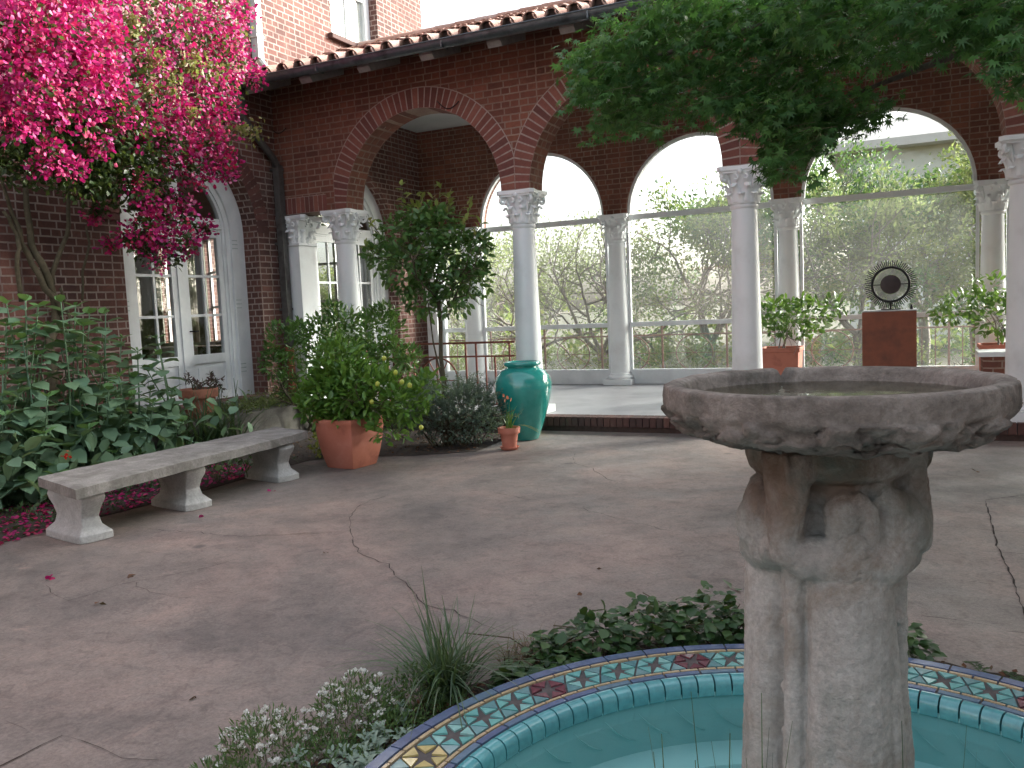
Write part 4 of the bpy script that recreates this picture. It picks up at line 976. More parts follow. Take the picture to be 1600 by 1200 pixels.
# low brick bench with a white slab beside the last column
T = empty('low_wall', (8.45, 1.6, 0), 'low brick block with a white slab top at the right edge', 'low wall')
mb = MB(); mb.box((8.12, 1.4, 0), (8.95, 1.85, .555)); mb.build('brick_block', M['brick_arcade'], T)
mb = MB(); mb.box((8.06, 1.35, .556), (9.0, 1.9, .615)); mb.build('slab', M['white2'], T, bevel=.006)
# ================================================================== FOUNTAIN
FC = atd(1308, 600, 2.0)[:2]; FC = np.array([7.19, -8.06])-.022*ea if 0 else np.array([7.17, -8.069])
FA = YAW                                   # local axes: a to the right of the view, b towards the viewer
ea = np.array([math.cos(FA), math.sin(FA)]); eb = np.array([math.sin(FA), -math.cos(FA)])
FO = empty('stone_fountain', (FC[0], FC[1], -.45), 'rough stone birdbath basin on a column of carved robed figures in the tiled pool', 'fountain')
# basin
mb = MB(); prof = [(.17, 1.050), (.27, 1.056), (.33, 1.066), (.368, 1.080), (.395, 1.100), (.408, 1.120), (.413, 1.136), (.414, 1.15), (.414, 1.17), (.412, 1.186), (.400, 1.190), (.375, 1.189), (.362, 1.183), (.355, 1.165), (.345, 1.145), (.30, 1.128), (.15, 1.122), (.001, 1.12)]
pf = []
for (r, z), (r2, z2) in zip(prof[:-1], prof[1:]):
    k = max(1, int(math.hypot(r2-r, z2-z)/.007))
    pf += [(r+(r2-r)*i/k, z+(z2-z)*i/k) for i in range(k)]
pf.append(prof[-1]); pf = [(r*.93, z+.003) for r, z in pf]; n = 300; bc = (FC[0]+.006*ea[0], FC[1]+.006*ea[1])
s0 = len(pf)
for r, z in pf:
    for j in range(n):
        a = 2*math.pi*j/n; x, y = r*math.cos(a), r*math.sin(a)
        outer = z < 1.137 and r > .155 and not (r < .345 and z > 1.125)
        d = 0; dz = 0
        if outer:
            w = min(1, (r-.15)/.08)*min(1, (1.145-z)/.01+.3)
            c1 = mnoise.noise(Vector((x*7, y*7, z*11))); c2 = mnoise.noise(Vector((x*19, y*19, z*24+5))); c3 = mnoise.noise(Vector((x*48, y*48, z*50)))
            wx, wy = x+c2*.02, y+c1*.02
            ch = mnoise.cell(Vector((wx*13, wy*13, (z+c1*.01)*22)))*.5+mnoise.cell(Vector((wx*29+7, wy*29, (z+c2*.01)*45)))*.22
            ch = ch*min(1, max(.15, (1.134-z)/.015)); d0 = .010*math.exp(-((z-1.130)/.010)**2)*(.4+2.4*c2)
            d = d0+w*(c1*.022+c2*.016+c3*.012-ch*.045); dz = w*(c2*.012+c3*.008)
        elif r > .36: d = .004*mnoise.noise(Vector((x*20, y*20, z*30)))+.0025*mnoise.noise(Vector((x*70, y*70, z*70))); dz = .003*mnoise.noise(Vector((x*15, y*15, 9)))
        # chips out of the rim
        for (pa, dep, wid) in ((math.atan2(-eb[1], -eb[0]), .030, .045), (math.atan2((ea+.45*eb)[1], (ea+.45*eb)[0]), .018, .05), (math.atan2((-ea+.1*eb)[1], (-ea+.1*eb)[0]), .014, .02)):
            da = (a-pa+math.pi) % (2*math.pi)-math.pi
            if abs(da) < wid and z > 1.15: dz -= dep*(1-abs(da)/wid)*min(1, (z-1.15)/.03)
        mb.v.append((bc[0]+(r+d)*math.cos(a), bc[1]+(r+d)*math.sin(a), z+dz))
for i in range(s0-1):
    for j in range(n): mb.f.append((i*n+j, i*n+(j+1) % n, (i+1)*n+(j+1) % n, (i+1)*n+j)); mb.m.append(0)
mb.f.append(tuple(range(n-1, -1, -1))); mb.m.append(0)
basin = mb.build('basin', M['basin'], FO, True)
mb = MB(); mb.add([(bc[0]+.327*math.cos(a), bc[1]+.327*math.sin(a), 1.157) for a in np.linspace(0, 2*math.pi, 49)[:-1]], [tuple(range(48))]); mb.build('water', M['basinwater'], basin)
# carved figures: joined, remeshed and smoothed into one stone
class Sculpt(MB):
    def ell(s, c, r, rot=0, seg=20):
        v = []; f = []
        for i in range(seg+1):
            t = math.pi*i/seg
            for j in range(seg):
                a = 2*math.pi*j/seg; v.append((c[0]+r[0]*math.sin(t)*math.cos(a), c[1]+r[1]*math.sin(t)*math.sin(a), c[2]+r[2]*math.cos(t)))
        for i in range(seg):
            for j in range(seg): f.append((i*seg+j, i*seg+(j+1) % seg, (i+1)*seg+(j+1) % seg, (i+1)*seg+j))
        return s.add(v, f)
sc = Sculpt()
def figure(phi):
    """one robed figure facing outwards at angle phi (0 = towards the viewer), arms raised to carry the basin"""
    c, s_ = math.cos(phi), math.sin(phi)
    def T(a, b, z):        # a: to the figure's left in the picture, b: outwards
        aa, bb = a*c+b*s_, -a*s_+b*c
        p = FC+ea*aa+eb*bb; return (p[0], p[1], z)
    def tube(L, rad, n=14): sc.tube([T(*p) for p in L], rad, n)
    # robe: spreading folds from the knees down to the hem
    tube([(-.005, .100, .78), (-.005, .106, .70), (-.005, .108, .55), (-.005, .110, .40), (-.005, .114, .25), (-.005, .116, .17)], [.092, .095, .096, .098, .101, .103], 24)
    tube([(.128, .062, .78), (.132, .066, .62), (.128, .068, .42), (.136, .072, .18)], [.026, .022, .024, .03], 12)
    tube([(-.055, .118, .72), (-.06, .128, .5), (-.07, .14, .25), (-.072, .14, .17)], [.045, .048, .052, .05])
    tube([(.045, .118, .72), (.05, .13, .5), (.055, .142, .25), (.056, .14, .17)], [.045, .05, .056, .055])
    # bent body: the bowed back and lap forming a shelf
    tube([(-.105, .108, .806), (-.03, .140, .795), (.05, .142, .80), (.12, .105, .815)], [.050, .058, .062, .055], 18)
    sc.ell(T(.080, .108, .86), (.095, .078, .095)); tube([(.04, .148, .955), (.075, .146, .925), (.11, .125, .88)], [.026, .04, .05], 14)
    sc.ell(T(.02, .085, .81), (.085, .085, .06))
    # bowed head with hair, face turned to one side
    sc.ell(T(-.034, .142, .905), (.043, .042, .060)); sc.ell(T(-.052, .150, .880), (.026, .022, .040)); tube([(-.03, .15, .86), (-.01, .15, .82)], [.034, .05], 14)
    tube([(-.015, .160, .955), (.014, .172, .915), (.020, .170, .865), (.024, .16, .815)], [.016, .02, .02, .012], 10)
    # raised arms: elbow low at the side, forearm up, hand flat under the basin
    tube([(-.05, .12, .80), (-.11, .12, .802), (-.150, .105, .825), (-.152, .108, .86), (-.140, .122, .93), (-.130, .130, .985), (-.124, .130, 1.045)], [.045, .046, .042, .038, .034, .031, .036], 14)
    tube([(.09, .11, .84), (.135, .095, .815), (.160, .075, .835), (.158, .080, .88), (.152, .088, .95), (.148, .095, 1.045)], [.050, .047, .042, .038, .035, .036], 14)
    # fingers spread against the stone
    for i, o_ in enumerate((-.026, -.010, .006, .020)): tube([(-.130+o_*.9, .148, .985), (-.126+o_*1.4, .154, 1.02), (-.124+o_*1.7, .154, 1.05)], [.0085, .008, .007], 8)
    # hanging sash with knots between the robes
    tube([(-.116, .056, .78), (-.118, .054, .70), (-.110, .052, .6), (-.118, .056, .48), (-.108, .056, .35), (-.116, .061, .22)], [.026, .020, .016, .020, .016, .024], 12)
    for z_, s2 in ((.62, 1), (.50, -1), (.36, 1)): tube([(-.145, .056, z_+.02*s2), (-.117, .074, z_), (-.093, .076, z_-.03*s2)], [.010, .012, .009], 8)
    for z in (.725, .695): sc.ell(T(-.114, .070, z), (.026, .02, .013))
for k in range(3): figure(R(4)+k*2*math.pi/3)
sc.lathe([(.001, .17), (.12, .17), (.108, .5), (.108, .8), (.125, .9), (.165, 1.0), (.001, 1.0)], 32, (FC[0], FC[1], 0), cap=False)
sc.lathe([(.001, .975), (.165, .975), (.182, .99), (.190, 1.02), (.192, 1.066), (.001, 1.066)], 40, (FC[0], FC[1], 0), cap=False)
ped = sc.build('carved_pedestal', M['figure'], FO, True)
md = ped.modifiers.new('remesh', 'REMESH'); md.mode = 'VOXEL'; md.voxel_size = .0048; md.use_smooth_shade = True
md = ped.modifiers.new('smooth', 'SMOOTH'); md.factor = .5; md.iterations = 3
tx = bpy.data.textures.new('tooling', 'CLOUDS'); tx.noise_scale = .016; tx.noise_depth = 4
md = ped.modifiers.new('tooling', 'DISPLACE'); md.texture = tx; md.strength = .007; md.mid_level = .5; md.texture_coords = 'LOCAL'
mb = MB(); mb.lathe([(.125, -.45), (.125, .12), (.135, .185)], 32, (FC[0], FC[1], 0)); mb.build('base_block', M['basin'], FO, True, angle=40)
# ------------------------------------------------------------------ tiled pool
PO = empty('tiled_pool', (PC[0], PC[1], G), 'round pool with a mosaic rim of turquoise yellow and plum star tiles', 'pool')
ZR = -.06
mb = MB(); n = 96
mb.lathe([(1.415, G-.2), (1.42, ZR-.004), (1.13, ZR-.004), (1.13, -.3)], n, (PC[0], PC[1], 0), cap=False); mb.build('rim_bed', M['grout'], PO)
def ringtile(mb, r0, r1, a0, a1, z, h, k=3, m=0):
    v = []
    for zz in (z, z-h):
        for i in range(k+1):
            a = a0+(a1-a0)*i/k
            for r in (r0, r1): v.append((PC[0]+r*math.cos(a), PC[1]+r*math.sin(a), zz))
    f = []; q = 2*(k+1)
    for i in range(k): f += [(2*i, 2*i+1, 2*i+3, 2*i+2), (2*i, 2*i+2, q+2*i+2, q+2*i), (2*i+1, q+2*i+1, q+2*i+3, 2*i+3)]
    f += [(0, q, q+1, 1), (2*k, 2*k+1, q+2*k+1, q+2*k)]
    mb.add(v, f, m)
U = R(7.1); A0 = R(176.0); NU = 51; U = 2*math.pi/round(2*math.pi/U); NU = round(2*math.pi/U)
mb = MB()
for i in range(NU):
    for j in range(1):
        a = A0+U*(i+.5)
        ringtile(mb, 1.372, 1.414, a-U*.48, a+U*.48, ZR+.006, .02); 
ob = mb
for i in range(NU): ringtile(ob, 1.150, 1.176, A0+U*i+.004, A0+U*(i+1)-.004, ZR+.004, .02)
ob.build('blue_border', M['t_blue'], PO)
mb = MB()
for i in range(NU*2):
    a = A0+U/2*i; ringtile(mb, 1.350, 1.364, a+.003, a+U/2-.003, ZR+.004, .02, 2); ringtile(mb, 1.183, 1.195, a+.003, a+U/2-.003, ZR+.004, .02, 2)
mb.build('cream_border', M['t_cream'], PO)
stars = MB(); rm = (1.343+1.202)/2; hh = (1.343-1.202)/2
def tri(mb, pts, m, z=ZR+.003, shrink=.0055, tilt=.0):
    P = np.array(pts); c = P.mean(0); Q = []
    for p in P: d = c-p; L = np.linalg.norm(d); Q.append(p+d/L*min(shrink*1.6, L*.45))
    tz = rng.normal(size=3)*.0008
    w = lambda q, zz: (PC[0]+(rm+q[1])*math.cos(am-q[0]/rm), PC[1]+(rm+q[1])*math.sin(am-q[0]/rm), zz)
    k = len(Q)
    mb.add([w(q, z+tz[i % 3]) for i, q in enumerate(Q)]+[w(q, z-.02) for q in Q], [tuple(range(k))]+[(i, k+i, k+(i+1) % k, (i+1) % k) for i in range(k)], m)
wu = U*rm
for i in range(NU):
    am = A0-U*i; m = {0: 2, 4: 3, 8: 3}.get(i % 12, 0)
    hx = [(-wu/2, 0), (-wu/4, hh), (wu/4, hh), (wu/2, 0), (wu/4, -hh), (-wu/4, -hh)]
    for j in range(6):
        a, b = np.array(hx[j]), np.array(hx[(j+1) % 6]); c = (a+b)/2*.24
        nn = np.array([-(b-a)[1], (b-a)[0]]); nn = nn/np.linalg.norm(nn)
        tri(stars, [a, b, c], m)
    for s_ in (1, -1): tri(stars, [(wu/4, s_*hh), (wu*.75, s_*hh), (wu/2, 0)], 1)
stars.build('star_mosaic', [M['t_turq'], M['t_dull'], M['t_yel'], M['t_pur']], PO)
mb = MB(); NC = 104
for i in range(NC):
    a0, a1 = 2*math.pi*i/NC+.003, 2*math.pi*(i+1)/NC-.003; v = []; k = 9
    pr = [(1.146, ZR-.02), (1.146, ZR-.004), (1.140, ZR+.003), (1.125, ZR+.005), (1.108, ZR+.002), (1.094, ZR-.008), (1.088, ZR-.022), (1.087, ZR-.045), (1.092, ZR-.065)]
    for a in (a0, (a0+a1)/2, a1):
        for r, z in pr: v.append((PC[0]+r*math.cos(a), PC[1]+r*math.sin(a), z))
    mb.add(v, [(q*k+j, q*k+j+1, (q+1)*k+j+1, (q+1)*k+j) for q in range(2) for j in range(k-1)]+[tuple(range(k)), tuple(range(3*k-1, 2*k-1, -1))])
mb.build('coping', M['t_cope'], PO, True, angle=40)
mb = MB(); mb.lathe([(1.10, ZR-.05), (1.095, -.13), (1.085, -.30), (1.05, -.31), (.95, -.32), (.93, -.345), (.90, -.52), (.001, -.54)], 96, (PC[0], PC[1], 0), cap=False); mb.build('pool_lining', M['pool'], PO, True, angle=30)
# wave relief tiles just under the coping
mb = MB()
for i in range(48):
    a = 2*math.pi*i/48; pts = []
    for t in np.linspace(0, 1, 7): pts.append((PC[0]+1.086*math.cos(a+t*.115), PC[1]+1.086*math.sin(a+t*.115), -.25+.10*t**1.5))
    mb.tube(pts, [.0012+.0016*math.sin(math.pi*t) for t in np.linspace(0, 1, 7)], 5)
mb.build('wave_relief', M['pool'], PO, True)
mb = MB(); mb.add([(PC[0]+1.094*math.cos(a), PC[1]+1.094*math.sin(a), -.122) for a in np.linspace(0, 2*math.pi, 97)[:-1]], [tuple(range(96))]); o = mb.build('pool_water', M['water']); o['kind'] = 'structure'
# ================================================================== PLANTS
def plant(name, loc, label, cat, group=None): return empty(name, loc, label, cat, group)
# ------------------------------------------------------------------ bougainvillea
BG = plant('bougainvillea', (-.75, -5.0, G), 'huge magenta bougainvillea hanging over the french doors from the house wall', 'climbing plant')
mb = MB()
def wallvine(px, rads, x=-.86):
    pts = []
    for i, (a, b) in enumerate(px):
        p = at(a, b, 0, x+.06*math.sin(i*1.9)); pts.append(p)
    Q = []
    for i in range(len(pts)-1):
        for t in (0, .34, .67): Q.append(pts[i]*(1-t)+pts[i+1]*t+rng.normal(size=3)*.012)
    Q.append(pts[-1]); rr = np.interp(np.linspace(0, 1, len(Q)), np.linspace(0, 1, len(rads)), rads)
    mb.tube(Q, list(rr*.72), 8)
wallvine([(88, 690), (84, 600), (78, 540), (92, 480), (70, 420), (50, 385), (40, 300), (60, 200)], [.085, .075, .07, .06, .055, .05, .04, .03])
wallvine([(96, 490), (60, 430), (35, 380), (20, 330), (0, 270)], [.05, .045, .04, .03, .02])
wallvine([(75, 445), (92, 400), (105, 350), (110, 280), (130, 200)], [.04, .035, .03, .028, .02])
wallvine([(30, 470), (28, 400), (26, 365), (5, 330)], [.035, .03, .03, .025])
wallvine([(128, 470), (136, 400), (140, 340), (160, 260)], [.018, .018, .016, .012])
wallvine([(108, 560), (112, 500), (94, 450)], [.03, .025, .02])
mb.build('stems', M['twig'], BG, True)
BL = [  # px, py, radius px, wall offset x, bract share, weight
 (60,55,85,.55,.93,1.5),(130,45,70,.5,.92,1.2),(35,125,60,.6,.92,1.1),(110,140,65,.5,.9,1.1),(150,110,50,.45,.9,.8),(15,185,38,.5,.85,.5),(20,55,50,.6,.9,.6),
 (70,-40,110,.45,.8,1.2),(230,-40,110,.3,.6,1.2),(335,-30,75,.1,.7,1),
 (215,45,60,.3,.55,.8),(270,35,60,.2,.7,.9),(320,50,60,.1,.75,1),(348,45,48,-.05,.8,.9),(335,105,52,0,.8,1),(358,85,34,-.1,.85,.6),(285,110,60,.15,.72,.9),(220,115,52,.25,.62,.7),(394,120,14,-.1,.95,.25),(383,14,17,-.15,.9,.2),
 (185,155,42,.3,.6,.5),(250,165,50,.2,.75,.7),(305,165,55,.1,.85,.9),(348,165,36,0,.92,.7),(270,215,48,.12,.85,.8),(322,225,46,.05,.93,.9),(345,258,26,0,.95,.5),(300,262,34,.05,.88,.6),(210,200,42,.2,.65,.5),(165,185,34,.25,.55,.35),
 (78,238,24,.35,.75,.22),(100,255,16,.35,.9,.16),(150,222,22,.3,.8,.2),(60,262,10,.3,.8,.06),(122,262,9,.3,.8,.05),(35,190,16,.4,.8,.1),
 (225,300,34,.0,.62,.42),(262,345,38,-.1,.62,.5),(228,352,26,-.1,.7,.35),(290,380,20,-.15,.6,.2),(256,378,22,-.12,.6,.22),(322,358,11,-.2,.85,.1),(246,408,10,-.15,.9,.06),(205,372,20,-.2,.55,.18),(285,315,26,-.1,.75,.35),(150,335,12,-.5,.5,.06),(170,380,9,-.5,.5,.04)]
P = []; Dd = []; Nn = []; LP = []; pale = []
for px, py, rp, xo, share, wt in BL:
    c = at(px, py, 0, xo); Z = (c-CAM)@CF; r = rp*Z/FPX
    ncl = int((7+wt*78*share)*(1.7 if xo >= .45 else 1.1))
    for k in range(ncl):
        d = unit(rng.normal(size=3)); q = c+d*r*rng.uniform(.45, 1.0)*np.array([1.0, 1, 1]); tocam = unit(CAM-q)
        m_ = rng.integers(4, 9); s_ = rng.normal(size=(m_, 3))*.042; e = unit(s_+.5*d*.05+tocam*.015)
        P.append(q+s_); Dd.append(e+rng.normal(size=(m_, 3))*.55-np.array([0, 0, .2])); pale.append(np.full(m_, rng.random() < (.10 if px > 230 else .03)))
    nl = int(25+wt*260*(1.15-share)+wt*60)
    d = rand_dir(rng, nl); LP.append(c+d*r*rng.uniform(.1, .95, (nl, 1)))
P = np.concatenate(P); Dd = np.concatenate(Dd); pale = np.concatenate(pale); n = len(P)
sz = rng.uniform(.035, .056, n)
leaves('bracts', P[~pale], Dd[~pale], rand_dir(rng, n)[~pale], sz[~pale], sz[~pale]*.85, T_BRACT, M['bract'], BG)
leaves('faded_bracts', P[pale], Dd[pale], rand_dir(rng, n)[pale], sz[pale], sz[pale]*.8, T_BRACT, M['bract_pale'], BG)
LP = np.concatenate(LP)
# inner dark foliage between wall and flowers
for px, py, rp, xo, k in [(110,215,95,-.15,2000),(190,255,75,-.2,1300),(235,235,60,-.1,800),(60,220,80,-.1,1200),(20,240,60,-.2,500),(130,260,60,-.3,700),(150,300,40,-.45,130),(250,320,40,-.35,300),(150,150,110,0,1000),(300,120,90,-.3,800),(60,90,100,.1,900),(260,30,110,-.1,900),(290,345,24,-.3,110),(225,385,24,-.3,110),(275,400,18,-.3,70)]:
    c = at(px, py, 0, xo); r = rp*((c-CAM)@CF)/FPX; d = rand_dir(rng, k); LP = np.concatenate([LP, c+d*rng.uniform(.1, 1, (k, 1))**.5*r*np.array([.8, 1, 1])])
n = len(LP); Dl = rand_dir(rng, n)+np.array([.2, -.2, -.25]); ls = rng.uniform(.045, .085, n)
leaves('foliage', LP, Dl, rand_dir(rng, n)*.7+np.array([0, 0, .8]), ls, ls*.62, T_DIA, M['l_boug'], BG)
P = []
for px, py, rp, k in [(205,40,24,110),(240,95,26,90),(265,125,22,80),(300,100,26,90),(335,110,20,60),(395,205,26,60),(375,200,14,40),(355,195,18,40),(120,60,16,25),(230,140,16,40),(375,60,25,40),(300,175,14,30)]:
    c = at(px, py, 0, .42 if px < 340 else .05); r = rp*((c-CAM)@CF)/FPX; P.append(c+rand_dir(rng, k)*rng.uniform(.1, 1, (k, 1))*r)
P = np.concatenate(P); n = len(P); leaves('young_foliage', P, rand_dir(rng, n)+np.array([.3, -.3, -.3]), rand_dir(rng, n), rng.uniform(.05, .08, n), rng.uniform(.03, .045, n), T_DIA, M['l_boug_new'], BG)
# ------------------------------------------------------------------ broad-leaved shrub behind the bench
SH = plant('broad_leaf_shrub', (.2, -4.9, G), 'large grey green shrub of broad oval leaves between the house wall and the bench', 'shrub')
st = MB(); P = []; Dd = []; L = []; P2 = []; D2_ = []; L2 = []
heads = [(60,470),(95,462),(20,500),(50,505),(130,500),(150,540),(95,530),(25,560),(180,590),(60,590),(110,600),(20,620),(145,620),(185,640),(85,610),(210,580),(70,670),(130,690),(30,660),(215,540),(165,480),(235,600),(100,500),(10,465),(40,460),(118,470),(75,500),(140,480),(160,510),(60,545),(120,540),(30,590),(95,585),(160,560),(130,610),(55,640),(165,650),(110,690),(60,700),(20,690),(10,640),(170,600),(200,555),(205,610),(230,570),(250,545),(215,650),(240,620),(255,655),(245,520),(270,600),(150,710),(200,690),(20,530),(85,650),(190,520),(120,640),(75,610),(35,520),(5,560),(140,660),(0,720),(225,700),(180,700),(260,690),(285,650),(40,745),(90,735),(10,500),(0,610),(185,580)]
for i, (px, py) in enumerate(heads):
    xo = rng.uniform(-.45, .75) if py > 560 else rng.uniform(-.5, .25)
    tip = at(px, py+8, 0, xo); base = np.array([xo*.55-.1, tip[1]+rng.normal()*.22, G]); mid = base*.45+tip*.55+np.array([rng.normal()*.05, rng.normal()*.05, .06])
    pts = [base, base*.6+mid*.4, mid, tip]; st.tube(pts, [.014, .012, .009, .006], 5)
    axis = unit(tip-mid); H = tip[2]-base[2]; ph = rng.uniform(0, 6.28); npair = int(min(10, max(4, H/.11)))
    for k in range(npair):
        t = k/(npair); q = tip-axis*(.015+.085*k) if k < 4 else mid*(1-(k-4)*.2)+base*(k-4)*.2
        a0 = ph+k*math.pi/2; size = .12+.10*min(1, k/1.5)*rng.uniform(.8, 1.15)
        for s_ in (0, math.pi):
            a = a0+s_+rng.normal()*.15; el = .55-.25*k+rng.normal()*.12
            d = np.array([math.cos(a)*math.cos(el), math.sin(a)*math.cos(el), math.sin(el)])
            if k == 0: P2.append(q); D2_.append(d); L2.append(size*1.1)
            else: P.append(q); Dd.append(d); L.append(size)
    for s_ in range(3): P2.append(tip); D2_.append(unit(axis+rng.normal(size=3)*.5)); L2.append(.05)
st.build('stems', M['l_salvia'], SH, True)
L = np.array(L); L2 = np.array(L2)
leaves('foliage', P, Dd, np.tile([0, 0, 1.], (len(P), 1))+rng.normal(size=(len(P), 3))*.2, L, L*.74, T_OVAL, M['l_salvia'], SH)
leaves('young_foliage', P2, D2_, np.tile([0, 0, 1.], (len(P2), 1))+rng.normal(size=(len(P2), 3))*.2, L2, L2*.7, T_OVAL, M['l_salvia_new'], SH)
n = 420; P = np.stack([rng.uniform(-.7, .8, n), rng.uniform(-6.6, -3.0, n), rng.uniform(G+.05, .55, n)], -1)
leaves('lower_foliage', P, rand_dir(rng, n)+np.array([0, 0, -.3]), np.tile([0, 0, 1.], (n, 1))+rng.normal(size=(n, 3))*.4, rng.uniform(.12, .2, n), rng.uniform(.08, .13, n), T_OVAL, M['l_salvia'], SH)
p = at(104, 712, 0, .85); n = 9
RF = leaves('red_flower', p+rng.normal(size=(n, 3))*.012, rand_dir(rng, n), rand_dir(rng, n), .03, .028, T_BRACT, M['petal_red']); tag(RF, 'single small red blossom low among the broad leaves behind the bench', 'flower')
# ------------------------------------------------------------------ strappy clump under the doors
SX0, SY0 = -.15, -2.75
SC_ = plant('strap_leaf_clump', (SX0, SY0, G), 'clump of long dark strap leaves below the french doors', 'plant')
n = 190; base = np.c_[SX0+rng.normal(size=n)*.13, SY0+rng.normal(size=n)*.22, np.full(n, G)]
blades('leaves', base, rng.uniform(0, 6.28, n), rng.uniform(.5, .98, n), rng.uniform(.022, .036, n), rng.uniform(.05, .55, n), M['l_strap'], SC_, lean=rng.uniform(.1, .55, n))
# weeds on the ledge, petals and litter on the soil, ground cover
n = 1500; yy = rng.uniform(-2.2, -.55, n); P = np.stack([rng.uniform(-.98, -.22, n), yy, .21+np.abs(rng.normal(size=n))*.07], -1)
o = leaves('ledge_weeds', P, rand_dir(rng, n)+np.array([0, 0, .5]), rand_dir(rng, n), rng.uniform(.03, .07, n), rng.uniform(.012, .026, n), T_DIA, M['l_weed']); tag(o, kind='stuff', label='yellow green weeds growing along the concrete ledge under the doors', cat='weeds')
n = 2200; P = np.stack([rng.uniform(-.2, 1.30, n), rng.uniform(-7.5, -3.2, n), np.full(n, G+.014)], -1); P = P[(P[:, 0] > .35) | (rng.random(n) < .35)]; n = len(P)
nn = np.tile([0, 0, 1.], (n, 1))+rng.normal(size=(n, 3))*.35; dd = rand_dir(rng, n)*np.array([1, 1, .25])
o = leaves('fallen_petals', P, dd, nn, rng.uniform(.03, .05, n), rng.uniform(.025, .04, n), T_BRACT, M['bract']); tag(o, kind='stuff', label='carpet of fallen magenta petals on the soil under the bench', cat='petals')
n = 900; P = np.stack([rng.uniform(.2, 1.28, n), rng.uniform(-6.6, -2.9, n), G+.02+np.abs(rng.normal(size=n))*.035], -1)
o = leaves('ground_cover', P, rand_dir(rng, n)+np.array([0, 0, .4]), np.tile([0, 0, 1.], (n, 1))+rng.normal(size=(n, 3))*.5, rng.uniform(.03, .07, n), rng.uniform(.02, .04, n), T_DIA, M['l_dark']); tag(o, kind='stuff', label='low dark ground cover on the soil behind the bench', cat='ground cover')
n = 1100; P = np.stack([rng.uniform(-.3, 2.9, n), rng.uniform(-3.3, -.5, n), G+.012+rng.uniform(0, .012, n)], -1); P = P[P[:, 1] > -2.75+.55*np.clip(P[:, 0]-1.5, 0, 2)]; n = len(P)
o = leaves('leaf_litter', P, rand_dir(rng, n)*np.array([1, 1, .2]), np.tile([0, 0, 1.], (n, 1))+rng.normal(size=(n, 3))*.4, rng.uniform(.03, .06, n), rng.uniform(.02, .035, n), T_DIA, M['litter']); tag(o, kind='stuff', label='brown leaf litter on the soil behind the planter', cat='leaf litter')
n = 26; base = np.c_[rng.uniform(1.05, 1.4, n), rng.uniform(-4.0, -3.2, n), np.full(n, G)]
T = plant('grass_tuft', (1.2, -3.7, G), 'thin arching grass tuft leaning past the far bench leg', 'grass tuft')
blades('leaves', base, rng.uniform(-1.2, .6, n), rng.uniform(.3, .6, n), rng.uniform(.010, .016, n), rng.uniform(.4, .9, n), M['l_grass'], T, lean=rng.uniform(.2, .6, n))
n = 150; p = np.array([1.42, -2.62, -.02]); P, Dr, Nn = cloud(rng, [(p, (.14, .16, .16), 1)], n, .2)
o = leaves('variegated_plant', P, Dr, Nn, .05, .035, T_OVAL, M['l_yellow']); tag(o, 'small yellow green plant between the bench end and the planter', 'plant')
# loose petals and bits on the paving
for i, (px, py, lab) in enumerate([(75, 904, 'magenta petal lying alone on the paving at the far left'), (316, 807, 'magenta petal on the paving just in front of the middle bench leg'), (424, 767, 'magenta petal on the paving near the far bench leg'), (106, 712, None)]):
    if not lab: continue
    p = at(px, py, 2, G+.006); o = leaves('petal', p+rng.normal(size=(3, 3))*np.array([.012, .012, .002]), rand_dir(rng, 3)*np.array([1, 1, .4]), np.tile([0, 0, 1.], (3, 1))+rng.normal(size=(3, 3))*.5, .042, .034, T_BRACT, M['bract']); tag(o, lab, 'petal', 'fallen petals on the paving')
for px, py, mt, lab, s in [(200, 900, 'litter', 'dark curled leaf on the paving left of the middle', .05), (1143, 919, 'l_ivy', 'green leaf lying on the paving beside the fountain column', .07), (302, 1089, 'litter', 'tiny brown leaf on the paving near the bottom left', .03), (908, 927, 'litter', 'tiny brown leaf on the paving just above the ivy', .032), (508, 863, 'litter', 'brown leaf scrap on the paving right of the long crack', .03), (1525, 736, 'litter', 'brown leaf scrap on the dark paving right of the fountain', .045), (940, 887, 'litter', 'brown crumb of leaf on the paving in the middle', .022), (150, 944, 'litter', 'dark leaf scrap on the paving below the lone petal', .035)]:
    p = at(px, py, 2, G+.008); k = 2
    o = leaves('fallen_leaf', p+rng.normal(size=(k, 3))*np.array([.008, .008, .002]), rand_dir(rng, k)*np.array([1, 1, .3]), np.tile([0, 0, 1.], (k, 1))+rng.normal(size=(k, 3))*.4, s*1.3, s*.8, T_DIA, M[mt]); tag(o, lab, 'leaf', 'fallen leaves on the paving')
# ------------------------------------------------------------------ laurel behind the planter, against the pilaster
T = plant('laurel_bush', (-.1, -.75, G), 'dark glossy laurel bush in front of the white pilaster', 'bush')
mb = MB(); tips = []
for k in range(6): branching(mb, rng, (-.1+rng.normal()*.15, -.75+rng.normal()*.1, G), (rng.normal()*.5, rng.normal()*.25, 1), .62, .022, 2, tips, .5, 5)
mb.build('branches', M['twig'], T, True)
bl = [(at(a, b, 1, -.75), (r*.0078, r*.0078, r*.0075), w) for a, b, r, w in [(445,535,38,1.0),(430,570,28,.6),(455,605,28,.6),(500,525,38,1.1),(540,520,45,1.4),(590,520,45,1.4),(610,560,35,1),(560,570,50,1.4),(500,575,40,1.1),(600,495,22,.5),(520,485,18,.35),(470,520,22,.45),(640,560,22,.5),(480,640,24,.4)]]
P, Dr, Nn = cloud(rng, bl, 3300, .35, .7)
leaves('foliage', P, Dr, Nn, rng.uniform(.07, .13, len(P)), rng.uniform(.03, .048, len(P)), T_OVAL, M['l_laurel'], T)
